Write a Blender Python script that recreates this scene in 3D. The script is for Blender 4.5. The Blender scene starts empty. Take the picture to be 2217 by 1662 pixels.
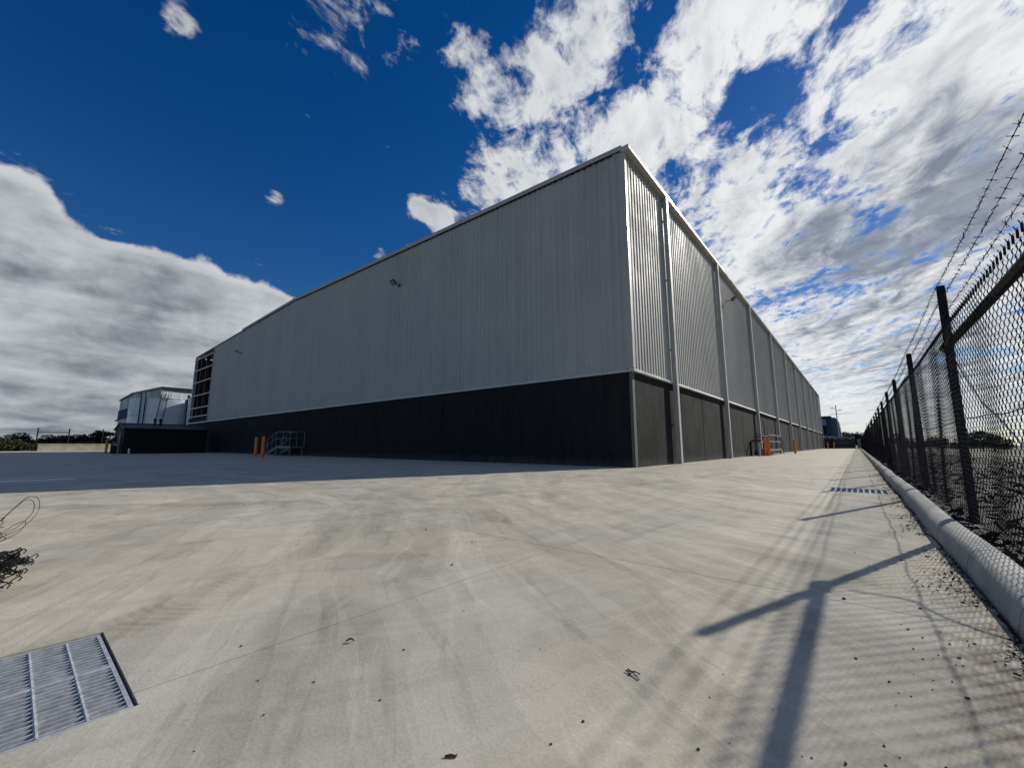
import bpy, math, random
import numpy as np
from mathutils import Vector

# ------------------------------------------------------------------ camera
scene = bpy.context.scene
col = scene.collection
R = math.radians
cam_data = bpy.data.cameras.new('camera')
cam = bpy.data.objects.new('camera', cam_data)
col.objects.link(cam)
cam.location = (6.36, -14.81, 0.82)
cam.rotation_euler = (R(90 + 8.4575), 0, R(39.68))
cam_data.sensor_width = 36
cam_data.lens = 36 * 890.07 / 2217
cam_data.clip_start = 0.05
cam_data.clip_end = 6000
scene.camera = cam
scene.view_settings.view_transform = 'Standard'
scene.view_settings.look = 'None'
scene.view_settings.exposure = 0
scene.view_settings.gamma = 1
scene.view_settings.use_curve_mapping = False
scene.render.engine = 'CYCLES'
scene.cycles.max_bounces = 6; scene.cycles.diffuse_bounces = 3; scene.cycles.glossy_bounces = 3

SUN_AZ, SUN_EL = 19.3, 29.6           # degrees from +Y towards +X, and above the horizon
SUN = Vector((math.sin(R(SUN_AZ)) * math.cos(R(SUN_EL)), math.cos(R(SUN_AZ)) * math.cos(R(SUN_EL)), math.sin(R(SUN_EL))))


# ------------------------------------------------------------------ node helper
class S:
    """a float socket with arithmetic"""
    def __init__(self, nt, sock): self.nt, self.s = nt, sock
    def op(self, name, *args, clamp=False):
        n = self.nt.nodes.new('ShaderNodeMath'); n.operation = name; n.use_clamp = clamp
        for i, a in enumerate((self,) + args):
            if isinstance(a, S): self.nt.links.new(a.s, n.inputs[i])
            else: n.inputs[i].default_value = a
        return S(self.nt, n.outputs[0])
    def __add__(self, b): return self.op('ADD', b)
    __radd__ = __add__
    def __sub__(self, b): return self.op('SUBTRACT', b)
    def __rsub__(self, b): return (self * -1.0) + b
    def __mul__(self, b): return self.op('MULTIPLY', b)
    __rmul__ = __mul__
    def __truediv__(self, b): return self.op('DIVIDE', b)
    def max(self, b): return self.op('MAXIMUM', b)
    def min(self, b): return self.op('MINIMUM', b)
    def abs(self): return self.op('ABSOLUTE')
    def exp(self): return self.op('EXPONENT')
    def pow(self, b): return self.op('POWER', b)
    def fract(self): return self.op('FRACT')
    def sin(self): return self.op('SINE')
    def sqrt(self): return self.op('SQRT')
    def smooth(self, a, b, lo=0.0, hi=1.0, kind='SMOOTHSTEP'):
        n = self.nt.nodes.new('ShaderNodeMapRange'); n.interpolation_type = kind
        self.nt.links.new(self.s, n.inputs[0])
        for i, v in zip((1, 2, 3, 4), (a, b, lo, hi)): n.inputs[i].default_value = v
        return S(self.nt, n.outputs[0])

def sep(nt, sock):
    n = nt.nodes.new('ShaderNodeSeparateXYZ'); nt.links.new(sock, n.inputs[0])
    return [S(nt, n.outputs[i]) for i in range(3)]
def comb(nt, x, y, z=0.0):
    n = nt.nodes.new('ShaderNodeCombineXYZ')
    for i, a in enumerate((x, y, z)):
        if isinstance(a, S): nt.links.new(a.s, n.inputs[i])
        else: n.inputs[i].default_value = a
    return n.outputs[0]
def noise(nt, vec, scale, detail=4, rough=0.55, dist=0.0, lac=2.0):
    n = nt.nodes.new('ShaderNodeTexNoise'); n.noise_dimensions = '3D'
    nt.links.new(vec, n.inputs['Vector'])
    n.inputs['Scale'].default_value = scale; n.inputs['Detail'].default_value = detail
    n.inputs['Roughness'].default_value = rough; n.inputs['Distortion'].default_value = dist
    n.inputs['Lacunarity'].default_value = lac
    return S(nt, n.outputs['Fac'])
def mixc(nt, f, a, b):
    n = nt.nodes.new('ShaderNodeMix'); n.data_type = 'RGBA'
    if isinstance(f, S): nt.links.new(f.s, n.inputs[0])
    else: n.inputs[0].default_value = f
    for k, v in ((6, a), (7, b)):
        if isinstance(v, tuple): n.inputs[k].default_value = (*v, 1)
        else: nt.links.new(v, n.inputs[k])
    return n.outputs[2]

# ------------------------------------------------------------------ sky
world = bpy.data.worlds.new('World'); scene.world = world; world.use_nodes = True
world.cycles.sampling_method = 'MANUAL'; world.cycles.sample_map_resolution = 512
nt = world.node_tree; nt.nodes.clear()
tc = nt.nodes.new('ShaderNodeTexCoord')
D = tc.outputs['Generated']
dx, dy, dz = sep(nt, D)
sky = nt.nodes.new('ShaderNodeTexSky'); sky.sky_type = 'NISHITA'; sky.sun_disc = False
sky.sun_elevation = R(SUN_EL); sky.sun_rotation = R(SUN_AZ)
sky.altitude = 200; sky.air_density = 1.0; sky.dust_density = 0.1; sky.ozone_density = 3.0
hs = nt.nodes.new('ShaderNodeHueSaturation'); hs.inputs['Hue'].default_value = 0.512; hs.inputs['Saturation'].default_value = 1.38; hs.inputs['Value'].default_value = 1.22
nt.links.new(sky.outputs[0], hs.inputs['Color'])
bg_sky = nt.nodes.new('ShaderNodeBackground'); nt.links.new(hs.outputs[0], bg_sky.inputs[0]); bg_sky.inputs[1].default_value = 0.06

def blob(c, r, a):
    """soft patch of the sky round direction c, r radians wide"""
    n = nt.nodes.new('ShaderNodeVectorMath'); n.operation = 'DOT_PRODUCT'
    nt.links.new(D, n.inputs[0]); n.inputs[1].default_value = c
    k = 2.0 / (r * r)
    return (S(nt, n.outputs['Value']) * k - k).exp() * a
def blobs(lst):
    t = None
    for c, r, a in lst:
        b = blob(c, r, a); t = b if t is None else t + b
    return t
FIELD = [((-0.801,0.221,0.557),0.289,-0.52),((-0.847,0.018,0.531),0.211,-0.36),((-0.779,0.475,0.409),0.175,-0.35),((-0.578,0.388,0.718),0.103,-0.12),((-0.422,0.471,0.775),0.058,-0.25),((-0.855,0.392,0.339),0.150,-0.30),((-0.630,0.489,0.604),0.058,-0.12),((-0.317,0.582,0.748),0.080,0.50),((-0.378,0.582,0.720),0.062,0.30),((-0.325,0.720,0.613),0.095,0.44),((-0.358,0.633,0.686),0.055,0.25),((-0.163,0.707,0.688),0.092,0.36),((-0.100,0.702,0.705),0.087,0.30),((-0.512,0.449,0.733),0.039,0.16),((-0.481,0.504,0.717),0.045,0.22),((-0.522,0.515,0.679),0.055,0.34),((-0.555,0.509,0.657),0.042,0.16),((-0.560,0.621,0.548),0.071,0.58),((-0.496,0.615,0.613),0.049,0.25),((-0.447,0.600,0.663),0.056,0.30),((-0.456,0.659,0.598),0.079,0.45),((-0.544,0.566,0.619),0.034,0.20),((-0.609,0.562,0.560),0.040,0.25),((-0.238,0.787,0.568),0.103,0.48),((-0.168,0.767,0.619),0.053,0.30),((-0.028,0.742,0.669),0.084,0.40),((0.053,0.807,0.589),0.090,0.42),((0.133,0.785,0.605),0.122,0.45),((0.198,0.827,0.526),0.098,0.45),((-0.092,0.834,0.544),0.052,0.25),((-0.172,0.875,0.452),0.104,0.42),((-0.116,0.934,0.337),0.131,0.45),((0.045,0.892,0.449),0.089,0.42),((0.059,0.943,0.327),0.147,0.55),((0.172,0.906,0.386),0.158,0.50),((-0.031,0.976,0.215),0.161,0.50),((-0.104,0.992,0.078),0.140,0.40),((0.156,0.975,0.159),0.187,0.60),((-0.691,0.510,0.513),0.024,0.30),((-0.671,0.553,0.495),0.025,0.34),((-0.775,0.474,0.419),0.023,0.12),((-0.748,0.070,0.660),0.031,0.24),((-0.753,0.094,0.652),0.026,0.28),((-0.640,0.323,0.697),0.051,0.10),((-0.630,0.284,0.723),0.036,0.04),((-0.834,0.278,0.477),0.022,0.44),((-0.832,0.320,0.453),0.021,0.32),((-0.338,0.668,0.663),0.051,-0.42),((-0.281,0.673,0.684),0.036,-0.45),((-0.202,0.639,0.742),0.041,-0.45),((-0.236,0.657,0.716),0.034,-0.35),((-0.074,0.766,0.639),0.037,-0.28),((-0.044,0.784,0.619),0.037,-0.36),((-0.113,0.772,0.625),0.032,-0.42),((-0.133,0.786,0.603),0.026,-0.30),((0.008,0.856,0.517),0.041,-0.50),((-0.027,0.880,0.474),0.048,-0.48),((-0.060,0.894,0.443),0.035,-0.50),((0.041,0.849,0.527),0.031,-0.40),((0.097,0.828,0.552),0.029,-0.30),((0.117,0.806,0.580),0.028,-0.26),((-0.234,0.800,0.553),0.034,-0.36),((-0.232,0.863,0.448),0.033,-0.36),((0.059,0.756,0.652),0.029,-0.25),((0.056,0.869,0.492),0.047,0.30),((0.002,0.914,0.405),0.051,0.30)]
THICK = [((0.034,0.918,0.395),0.091,0.55),((0.096,0.904,0.417),0.093,0.65),((0.165,0.880,0.445),0.071,0.60),((0.210,0.861,0.463),0.060,0.55),((-0.017,0.937,0.348),0.087,0.40),((-0.097,0.950,0.298),0.065,0.30),((0.167,0.937,0.308),0.110,0.50),((0.050,0.973,0.226),0.083,0.45),((-0.029,0.972,0.233),0.053,0.30),((0.104,0.982,0.160),0.111,0.35),((0.206,0.913,0.352),0.083,0.50),((-0.157,0.968,0.196),0.058,0.25),((0.171,0.983,0.061),0.088,0.45),((0.058,0.992,0.109),0.041,0.55),((0.163,0.979,0.121),0.059,0.50)]
BANK = [((-0.933,-0.079,0.350),0.078,0.62),((-0.930,-0.030,0.366),0.042,0.30),((-0.972,-0.062,0.228),0.094,0.90),((-0.967,0.002,0.254),0.051,0.60),((-0.960,0.061,0.272),0.055,0.68),((-0.950,0.130,0.282),0.054,0.68),((-0.943,0.191,0.271),0.053,0.65),((-0.934,0.250,0.257),0.055,0.62),((-0.914,0.310,0.263),0.043,0.50),((-0.899,0.359,0.252),0.039,0.45),((-0.982,0.098,0.162),0.161,0.90),((-0.948,0.279,0.151),0.141,0.80),((-0.993,-0.024,0.113),0.155,0.90),((-0.914,0.384,0.131),0.150,0.60)]
den = (dz.max(0.0) + 0.05)
U0, V0 = dx / den, dy / den
U, V = U0 * 0.91 + V0 * 0.415, V0 * 0.91 - U0 * 0.415      # bands run along the wind, north by north-west
P = comb(nt, U * 1.4, V * 0.80, 0.0)
n1 = noise(nt, P, 1.7, 6, 0.6, 0.5)
n2 = noise(nt, comb(nt, U * 1.4 + 7.3, V * 0.80, 2.0), 5.0, 7, 0.64, 0.7)
n3 = noise(nt, comb(nt, U * 1.4 + 1.3, V * 0.95, 5.0), 14.0, 4, 0.66, 0.4)
field = blobs(FIELD)
dens = (n1 - 0.5) * 2.0 + (n2 - 0.5) * 1.9 + (n3 - 0.5) * 1.1 + field.min(0.48) - 0.08
alpha1 = dens.smooth(-0.13, 0.42)
# relief: the same noise sampled a little nearer the sun
n1s = noise(nt, comb(nt, U * 1.4 + 0.06, V * 0.80 + 0.03, 0.0), 1.7, 4, 0.6, 0.5)
relief = (n1 - n1s) * 3.0
thick = blobs(THICK)
body = noise(nt, comb(nt, U * 0.9, V * 0.55, 4.0), 2.4, 4, 0.58, 0.3)
dark = ((dens - 0.25).max(0.0) * 0.30 + thick * (body * 1.9 + n2 * 0.8 - 0.75).max(0.0) - relief * 0.7 + (body - 0.46) * 1.1 + (n2 - 0.5) * 0.8).smooth(-0.05, 1.1)
sund = nt.nodes.new('ShaderNodeVectorMath'); sund.operation = 'DOT_PRODUCT'
nt.links.new(D, sund.inputs[0]); sund.inputs[1].default_value = SUN
sunnear = S(nt, sund.outputs['Value']).smooth(0.2, 1.0)
c_lit = mixc(nt, sunnear, (0.47, 0.49, 0.52), (0.86, 0.875, 0.885))
c_drk = mixc(nt, sunnear, (0.17, 0.20, 0.26), (0.215, 0.25, 0.32))
c1 = mixc(nt, dark * (n2 * 0.9 + 0.42).min(1.0), c_lit, c_drk)
# the layered bank low in the sky
el = dz.max(0.0).pow(0.6)
Q = comb(nt, dx * 3.0, dy * 3.0, el * 5.0)
b1 = noise(nt, Q, 1.3, 3, 0.5, 0.2)
b2 = noise(nt, comb(nt, dx * 5.0, dy * 5.0, el * 5.0 + 3.0), 1.8, 5, 0.52, 0.3)
b3 = noise(nt, comb(nt, dx * 5.0, dy * 5.0, el * 6.0 + 9.0), 5.5, 4, 0.55, 0.3)
bank = blobs(BANK)
low = dz.smooth(0.02, 0.17, 0.42, 0.0)
bd = bank.min(0.72) + low - 0.02 + (b1 - 0.5) * 0.5 + (b2 - 0.5) * 0.75 + (b3 - 0.5) * 0.22
alpha2 = bd.smooth(0.36, 0.47)
strat = noise(nt, comb(nt, dx * 3.4, dy * 3.4, el * 11.0), 1.5, 5, 0.55, 0.4)
bdark = ((strat - 0.44) * 1.5 + (bd - 0.46).max(0.0).min(0.25) * 1.3 - (b2 - 0.5) * 0.6 - (b3 - 0.5) * 0.5).smooth(-0.10, 1.0)
l_lit = mixc(nt, sunnear, (0.58, 0.61, 0.64), (0.78, 0.80, 0.80))
l_drk = mixc(nt, sunnear, (0.115, 0.135, 0.17), (0.28, 0.32, 0.37))
c2 = mixc(nt, bdark, l_lit, l_drk)
cl1 = nt.nodes.new('ShaderNodeBackground'); nt.links.new(c1, cl1.inputs[0])
cl2 = nt.nodes.new('ShaderNodeBackground'); nt.links.new(c2, cl2.inputs[0])
m1 = nt.nodes.new('ShaderNodeMixShader'); m2 = nt.nodes.new('ShaderNodeMixShader')
nt.links.new(alpha1.s, m1.inputs[0]); nt.links.new(bg_sky.outputs[0], m1.inputs[1]); nt.links.new(cl1.outputs[0], m1.inputs[2])
nt.links.new(alpha2.s, m2.inputs[0]); nt.links.new(m1.outputs[0], m2.inputs[1]); nt.links.new(cl2.outputs[0], m2.inputs[2])
wo = nt.nodes.new('ShaderNodeOutputWorld'); nt.links.new(m2.outputs[0], wo.inputs[0])

sun_l = bpy.data.lights.new('sun', 'SUN'); sun_l.energy = 4.0; sun_l.angle = R(0.55); sun_l.color = (1.0, 0.945, 0.84)
sun_o = bpy.data.objects.new('sun', sun_l); col.objects.link(sun_o)
sun_o.rotation_euler = SUN.to_track_quat('Z', 'Y').to_euler()

# ------------------------------------------------------------------ materials
MATS = {}
def mat(name, color=(0.5, 0.5, 0.5), rough=0.6, metal=0.0, var=0.0, vscale=3.0, bump=0.0, bscale=40.0, spec=0.5, var2=0.0):
    if name in MATS: return MATS[name]
    m = bpy.data.materials.new(name); m.use_nodes = True
    t = m.node_tree; b = t.nodes['Principled BSDF']
    b.inputs['Roughness'].default_value = rough; b.inputs['Metallic'].default_value = metal
    b.inputs['Specular IOR Level'].default_value = spec
    b.inputs['Base Color'].default_value = (*color, 1)
    g = t.nodes.new('ShaderNodeNewGeometry')
    if var > 0:
        n = noise(t, g.outputs['Position'], vscale, 5, 0.6)
        f = n.smooth(0.3, 0.7, 1 - var, 1 + var)
        if var2 > 0:
            f = f * noise(t, g.outputs['Position'], vscale * 14, 4, 0.65).smooth(0.3, 0.7, 1 - var2, 1 + var2)
        mm = t.nodes.new('ShaderNodeVectorMath'); mm.operation = 'SCALE'
        mm.inputs[0].default_value = color; t.links.new(f.s, mm.inputs['Scale'])
        t.links.new(mm.outputs[0], b.inputs['Base Color'])
        r = n.smooth(0.3, 0.7, max(rough - 0.12, 0.02), min(rough + 0.12, 1)); t.links.new(r.s, b.inputs['Roughness'])
    if bump > 0:
        n2 = noise(t, g.outputs['Position'], bscale, 4, 0.6)
        bp = t.nodes.new('ShaderNodeBump'); bp.inputs['Strength'].default_value = bump; bp.inputs['Distance'].default_value = 0.02
        t.links.new(n2.s, bp.inputs['Height']); t.links.new(bp.outputs[0], b.inputs['Normal'])
    MATS[name] = m
    return m

M_clad = mat('grey painted steel cladding', (0.445, 0.430, 0.385), 0.6, 0.0, 0.06, 0.35, spec=0.3, var2=0.03)
M_trim = mat('off white steel flashing', (0.52, 0.51, 0.46), 0.4, 0.0, 0.05, 0.8)
M_pipe = mat('pale grey painted downpipe', (0.44, 0.45, 0.42), 0.4, 0.0, 0.05, 0.6)
M_panel = mat('charcoal painted precast concrete', (0.0195, 0.0200, 0.0203), 0.9, 0.0, 0.10, 0.8, 0.05, 60, spec=0.12, var2=0.10)
M_dark = mat('black joint and shade fill', (0.008, 0.008, 0.009), 0.9)  # also painted in as shade in the barge gaps and open bay
M_roof = mat('pale steel roof sheet', (0.50, 0.51, 0.50), 0.4, 0.1)
M_inner = mat('dark brown steel frame', (0.055, 0.035, 0.028), 0.7)
M_black = mat('black powder coated steel', (0.006, 0.006, 0.007), 0.6, 0.0, 0.15, 20, spec=0.25)
M_galv = mat('galvanised steel', (0.44, 0.47, 0.50), 0.42, 0.25, 0.12, 25)
M_rail = mat('dull galvanised tube', (0.17, 0.18, 0.19), 0.45, 0.5, 0.1, 15)
M_orange = mat('orange bollard paint', (0.80, 0.20, 0.015), 0.45, 0.0, 0.10, 6)
M_shed = mat('charcoal corrugated steel', (0.012, 0.012, 0.013), 0.6, 0.0, 0.1, 2, spec=0.2)
M_tank = mat('zinc coated tank steel', (0.50, 0.56, 0.62), 0.4, 0.25, 0.05, 0.5)
M_kerb = mat('kerb concrete', (0.33, 0.335, 0.315), 0.85, 0.0, 0.16, 4, 0.25, 90, var2=0.10)
M_wallc = mat('weathered wall concrete', (0.40, 0.37, 0.29), 0.9, 0.0, 0.2, 1.2, var2=0.1)
M_red = mat('red painted valve', (0.35, 0.02, 0.02), 0.4)
M_steelwhite = mat('white painted steel', (0.72, 0.72, 0.70), 0.5)
M_stone = mat('black crushed stone', (0.018, 0.018, 0.02), 0.8, 0.0, 0.3, 60)
M_paint = mat('worn white line paint', (0.78, 0.78, 0.77), 0.7, 0.0, 0.15, 8)
M_bark = mat('grey brown bark', (0.08, 0.06, 0.045), 0.9, 0.0, 0.2, 4)
M_leaf = mat('dull green leaves', (0.026, 0.034, 0.017), 0.75, 0.0, 0.35, 0.6)
M_leaf2 = mat('olive shrub leaves', (0.045, 0.048, 0.020), 0.75, 0.0, 0.4, 0.5)
M_navy = mat('navy blue cladding', (0.018, 0.036, 0.13), 0.7, spec=0.1)
M_ngrey = mat('blue grey neighbour cladding', (0.22, 0.24, 0.27), 0.5, 0, 0.05, 0.3)
M_nlight = mat('pale neighbour cladding', (0.55, 0.57, 0.58), 0.5)
M_glass = mat('dark window glass', (0.02, 0.03, 0.04), 0.08, 0.0, spec=0.8)
M_glassl = mat('pale glass with painted reflection', (0.30, 0.35, 0.42), 0.3)  # pale diffuse tone stands in for sky reflected in the panes
M_mulch = mat('dark bark mulch', (0.026, 0.021, 0.017), 0.95, 0.0, 0.45, 5, 0.8, 30, var2=0.4)
M_brown = mat('dead brown leaf', (0.12, 0.05, 0.025), 0.7, 0, 0.2, 50)
M_wire = mat('dark tie wire', (0.03, 0.03, 0.032), 0.5, 0.5)
M_glint = mat('white wire glint', (0.75, 0.75, 0.76), 0.5)  # white colour paints the sun glint on a brace wire
M_tarp = mat('grey blue tarpaulin', (0.16, 0.18, 0.22), 0.5, 0, 0.15, 2)
M_stack = mat('dark stacked timber packs', (0.035, 0.035, 0.04), 0.7, 0, 0.3, 2)
M_white = mat('white shrink wrap', (0.45, 0.46, 0.45), 0.5, 0, 0.1, 2)
M_lens = mat('floodlight lens', (0.25, 0.26, 0.27), 0.15)
M_blue = mat('blue plastic', (0.02, 0.06, 0.35), 0.4)

def wear(m, kind):
    t = m.node_tree; b = t.nodes['Principled BSDF']; g = t.nodes.new('ShaderNodeNewGeometry'); x, y, z = sep(t, g.outputs['Position'])
    src = b.inputs['Base Color'].links[0].from_socket
    if kind == 'rain':        # faint vertical rain and dust streaks, and a tone step from sheet to sheet
        f = noise(t, comb(t, x * 7.0, y * 7.0, z * 0.14), 1.0, 5, 0.62).smooth(0.32, 0.68, 0.93, 1.05) * ((x - y) * 1.31).op('FLOOR').op('SINE').smooth(-1, 1, 0.975, 1.02)
    else:                     # pale dust splashed up the foot of the panels, dull streaks above
        dust = (z + (noise(t, comb(t, x * 3.0, y * 3.0, z * 2.0), 1.0, 5, 0.65) - 0.5) * 0.7).smooth(0.0, 0.42, 1.0, 0.0)
        f = noise(t, comb(t, x * 4.0, y * 4.0, z * 0.3), 1.0, 5, 0.62).smooth(0.3, 0.7, 0.85, 1.2) + dust * 1.6
    v = t.nodes.new('ShaderNodeVectorMath'); v.operation = 'SCALE'; t.links.new(src, v.inputs[0]); t.links.new(f.s, v.inputs['Scale']); t.links.new(v.outputs[0], b.inputs['Base Color'])
wear(M_clad, 'rain'); wear(M_panel, 'dust')
M_grate = mat('weathered galvanised grating', (0.42, 0.45, 0.48), 0.45, 0.15, 0.2, 30)

def concrete_material():
    m = bpy.data.materials.new('swept yard concrete'); m.use_nodes = True
    t = m.node_tree; b = t.nodes['Principled BSDF']
    g = t.nodes.new('ShaderNodeNewGeometry'); pos = g.outputs['Position']
    x, y, z = sep(t, pos)
    w1 = noise(t, comb(t, x * 0.30, y * 0.36, 0.0), 1.0, 4, 0.5, 1.2)
    # slow drying marks: sawtooth of a warped noise gives one sided tide lines
    tide = (w1 * 6.0).fract(); tide = tide * tide.smooth(0.78, 1.0, 1.0, 0.0)
    # arcs swept by turning trucks and brooms
    streak = None
    for cx, cy, fr, fa, sd, am in ((13.0, 2.0, 2.6, 1.5, 50.0, 0.66), (-4.0, -26.0, 2.2, 1.4, 60.0, 0.60), (-6.0, -9.0, 3.0, 1.2, 70.0, 0.40)):
        ax, ay = x - cx, y - cy; wv = (w1 - 0.5) * 2.4
        nz = noise(t, comb(t, (ax * ax + ay * ay).sqrt() * fr + wv, ax.op('ARCTAN2', ay) * fa, sd), 1.0, 6, 0.62, 0.2)
        saw = (nz * 8.0).fract(); saw = saw * saw.smooth(0.82, 1.0, 1.0, 0.0)      # crisp leading edges of wiped and dried water
        e = (nz - 0.5) * am - (saw - 0.36) * am * 0.16
        streak = e if streak is None else streak + e
    patch = noise(t, comb(t, x * 0.8, y * 0.8, 8.0), 1.0, 6, 0.6, 0.4)
    mott = noise(t, pos, 7.0, 5, 0.68)
    grain = noise(t, pos, 75.0, 4, 0.75)
    warm = noise(t, comb(t, x * 0.45, y * 0.45, 15.0), 1.0, 3, 0.6, 0.5)
    lum = 1.06 + streak * 1.05 - tide * 0.17 + (patch - 0.5) * 0.36 + (mott - 0.5) * 0.46 + (grain - 0.5) * 0.62
    # tyre prints: long arcs with fine tread bars, worn away in places
    tyre = None; wob = (w1 - 0.5) * 0.5
    for cx, cy, rad, wd, amp in TYRES:
        px_, py_ = x - cx, y - cy
        rr = (px_ * px_ + py_ * py_).sqrt() + wob
        band = (rr - rad).abs().smooth(wd * 0.7, wd * 1.2, amp, 0.0)
        tread = (px_.op('ARCTAN2', py_) * (rad / 0.010) + (rr - rad).abs() * 30.0).sin().smooth(-0.8, 0.8, 0.55, 1.0)
        e = band * tread
        tyre = e if tyre is None else tyre.max(e)
    tyre = tyre * patch.smooth(0.44, 0.60) * mott.smooth(0.25, 0.6)
    lane = noise(t, comb(t, x * 3.2 + (y * 0.35).sin() * 0.6, y * 0.10, 30.0), 1.0, 4, 0.6, 0.3).smooth(0.54, 0.72) * warm.smooth(0.42, 0.60)
    lum = lum * (1.0 - tyre * 0.40) * (1.0 - lane * 0.16)
    # dirt washed against the kerb
    dirt = (x + (patch - 0.5) * 1.3 + (mott - 0.5) * 0.6).smooth(6.46, 6.86) * mott.smooth(0.38, 0.6)
    base = mixc(t, warm.smooth(0.38, 0.62), (0.500, 0.455, 0.362), (0.470, 0.440, 0.372))
    sc_ = t.nodes.new('ShaderNodeVectorMath'); sc_.operation = 'SCALE'
    t.links.new(base, sc_.inputs[0]); t.links.new(lum.s, sc_.inputs['Scale'])
    c = mixc(t, mott.smooth(0.68, 0.74) * 0.3, sc_.outputs[0], (0.26, 0.19, 0.14))
    c = mixc(t, dirt * 0.68, c, (0.105, 0.068, 0.040))
    t.links.new(c, b.inputs['Base Color'])
    b.inputs['Roughness'].default_value = 0.8; b.inputs['Specular IOR Level'].default_value = 0.3
    bp = t.nodes.new('ShaderNodeBump'); bp.inputs['Strength'].default_value = 0.25; bp.inputs['Distance'].default_value = 0.008
    h = grain * 0.9 + mott * 0.5 + patch
    t.links.new(h.s, bp.inputs['Height']); t.links.new(bp.outputs[0], b.inputs['Normal'])
    return m
# centre x, centre y, radius, half width, strength
TYRES = [(-1.2, -16.6, 6.3, 0.16, 0.9), (-1.2, -16.6, 5.4, 0.16, 0.8), (7.5, -4.5, 6.9, 0.16, 0.9), (7.5, -4.5, 8.0, 0.16, 0.8),
         (-14.0, -2.0, 15.2, 0.22, 0.8), (-14.0, -2.0, 17.2, 0.22, 0.8)]
M_conc = concrete_material()

def ground_material():
    m = bpy.data.materials.new('dry paddock grass and soil'); m.use_nodes = True
    t = m.node_tree; b = t.nodes['Principled BSDF']
    g = t.nodes.new('ShaderNodeNewGeometry'); pos = g.outputs['Position']
    a = noise(t, pos, 0.06, 6, 0.65); f = noise(t, pos, 2.5, 6, 0.7)
    c = mixc(t, a.smooth(0.4, 0.6), (0.060, 0.050, 0.032), (0.050, 0.055, 0.026))
    c = mixc(t, f.smooth(0.45, 0.7), c, (0.095, 0.075, 0.05))
    t.links.new(c, b.inputs['Base Color']); b.inputs['Roughness'].default_value = 0.95
    bp = t.nodes.new('ShaderNodeBump'); bp.inputs['Strength'].default_value = 0.6; t.links.new(f.s, bp.inputs['Height']); t.links.new(bp.outputs[0], b.inputs['Normal'])
    return m
M_ground = ground_material()

# ------------------------------------------------------------------ mesh helpers
class MB:
    def __init__(self): self.v, self.f = [], []
    def add(self, vs, fs):
        o = len(self.v); self.v += [tuple(p) for p in vs]; self.f += [tuple(i + o for i in f) for f in fs]; return self
    def box(self, x0, x1, y0, y1, z0, z1):
        return self.add([(x0,y0,z0),(x1,y0,z0),(x1,y1,z0),(x0,y1,z0),(x0,y0,z1),(x1,y0,z1),(x1,y1,z1),(x0,y1,z1)],
                        [(0,3,2,1),(4,5,6,7),(0,1,5,4),(1,2,6,5),(2,3,7,6),(3,0,4,7)])
    def tube(self, pts, r, n=8, cap=True):
        pts = [Vector(p) for p in pts]; k = len(pts); vs = []; fs = []
        rr = r if isinstance(r, (list, tuple)) else [r] * k
        t0 = (pts[1] - pts[0]).normalized()
        up = Vector((0, 0, 1)) if abs(t0.z) < 0.9 else Vector((1, 0, 0))
        a = t0.cross(up).normalized()
        for i, p in enumerate(pts):
            if i == 0: t = t0
            elif i == k - 1: t = (pts[-1] - pts[-2]).normalized()
            else: t = ((pts[i+1] - p).normalized() + (p - pts[i-1]).normalized()).normalized()
            a = (a - t * a.dot(t)).normalized(); b = t.cross(a)
            for j in range(n):
                q = 2 * math.pi * j / n
                vs.append(p + (a * math.cos(q) + b * math.sin(q)) * rr[i])
        for i in range(k - 1):
            for j in range(n):
                j2 = (j + 1) % n
                fs.append((i*n+j, i*n+j2, (i+1)*n+j2, (i+1)*n+j))
        if cap: fs.append(tuple(range(n))[::-1]); fs.append(tuple((k-1)*n + j for j in range(n)))
        return self.add(vs, fs)
    def extrude(self, prof, fn0, fn1):
        """closed profile of 2-D points, fn0/fn1 map (u, v) to 3-D at the two ends"""
        n = len(prof)
        vs = [fn0(*p) for p in prof] + [fn1(*p) for p in prof]
        fs = [(i, (i+1) % n, n + (i+1) % n, n + i) for i in range(n)] + [tuple(range(n))[::-1], tuple(range(n, 2*n))]
        return self.add(vs, fs)
    def strip(self, bottom, top):
        n = len(bottom)
        return self.add(list(bottom) + list(top), [(i, i+1, n+i+1, n+i) for i in range(n-1)])
    def mesh(self, name, m, smooth=False):
        me = bpy.data.meshes.new(name); me.from_pydata([tuple(p) for p in self.v], [], self.f)
        if m: me.materials.append(m)
        if smooth:
            me.polygons.foreach_set('use_smooth', [True] * len(me.polygons))
            me.set_sharp_from_angle(angle=R(40))
        me.update(); return me
    def build(self, name, m, parent=None, smooth=False):
        return link(name, self.mesh(name, m, smooth), parent)
def link(name, data, parent=None):
    o = bpy.data.objects.new(name, data); col.objects.link(o)
    if parent: o.parent = parent
    return o
def tag(o, label, cat, group=None):
    o['label'] = label; o['category'] = cat
    if group: o['group'] = group
    return o
def struct(o): o['kind'] = 'structure'; return o
def stuff(o): o['kind'] = 'stuff'; return o
def thing(name, label, cat, loc=(0, 0, 0), rz=0.0, group=None):
    o = link(name, None); o.location = loc; o.rotation_euler.z = rz
    return tag(o, label, cat, group)
def copy_tree(o, parent=None):
    c = o.copy(); col.objects.link(c)
    if parent: c.parent = parent
    for ch in o.children: copy_tree(ch, c)
    return c
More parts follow.
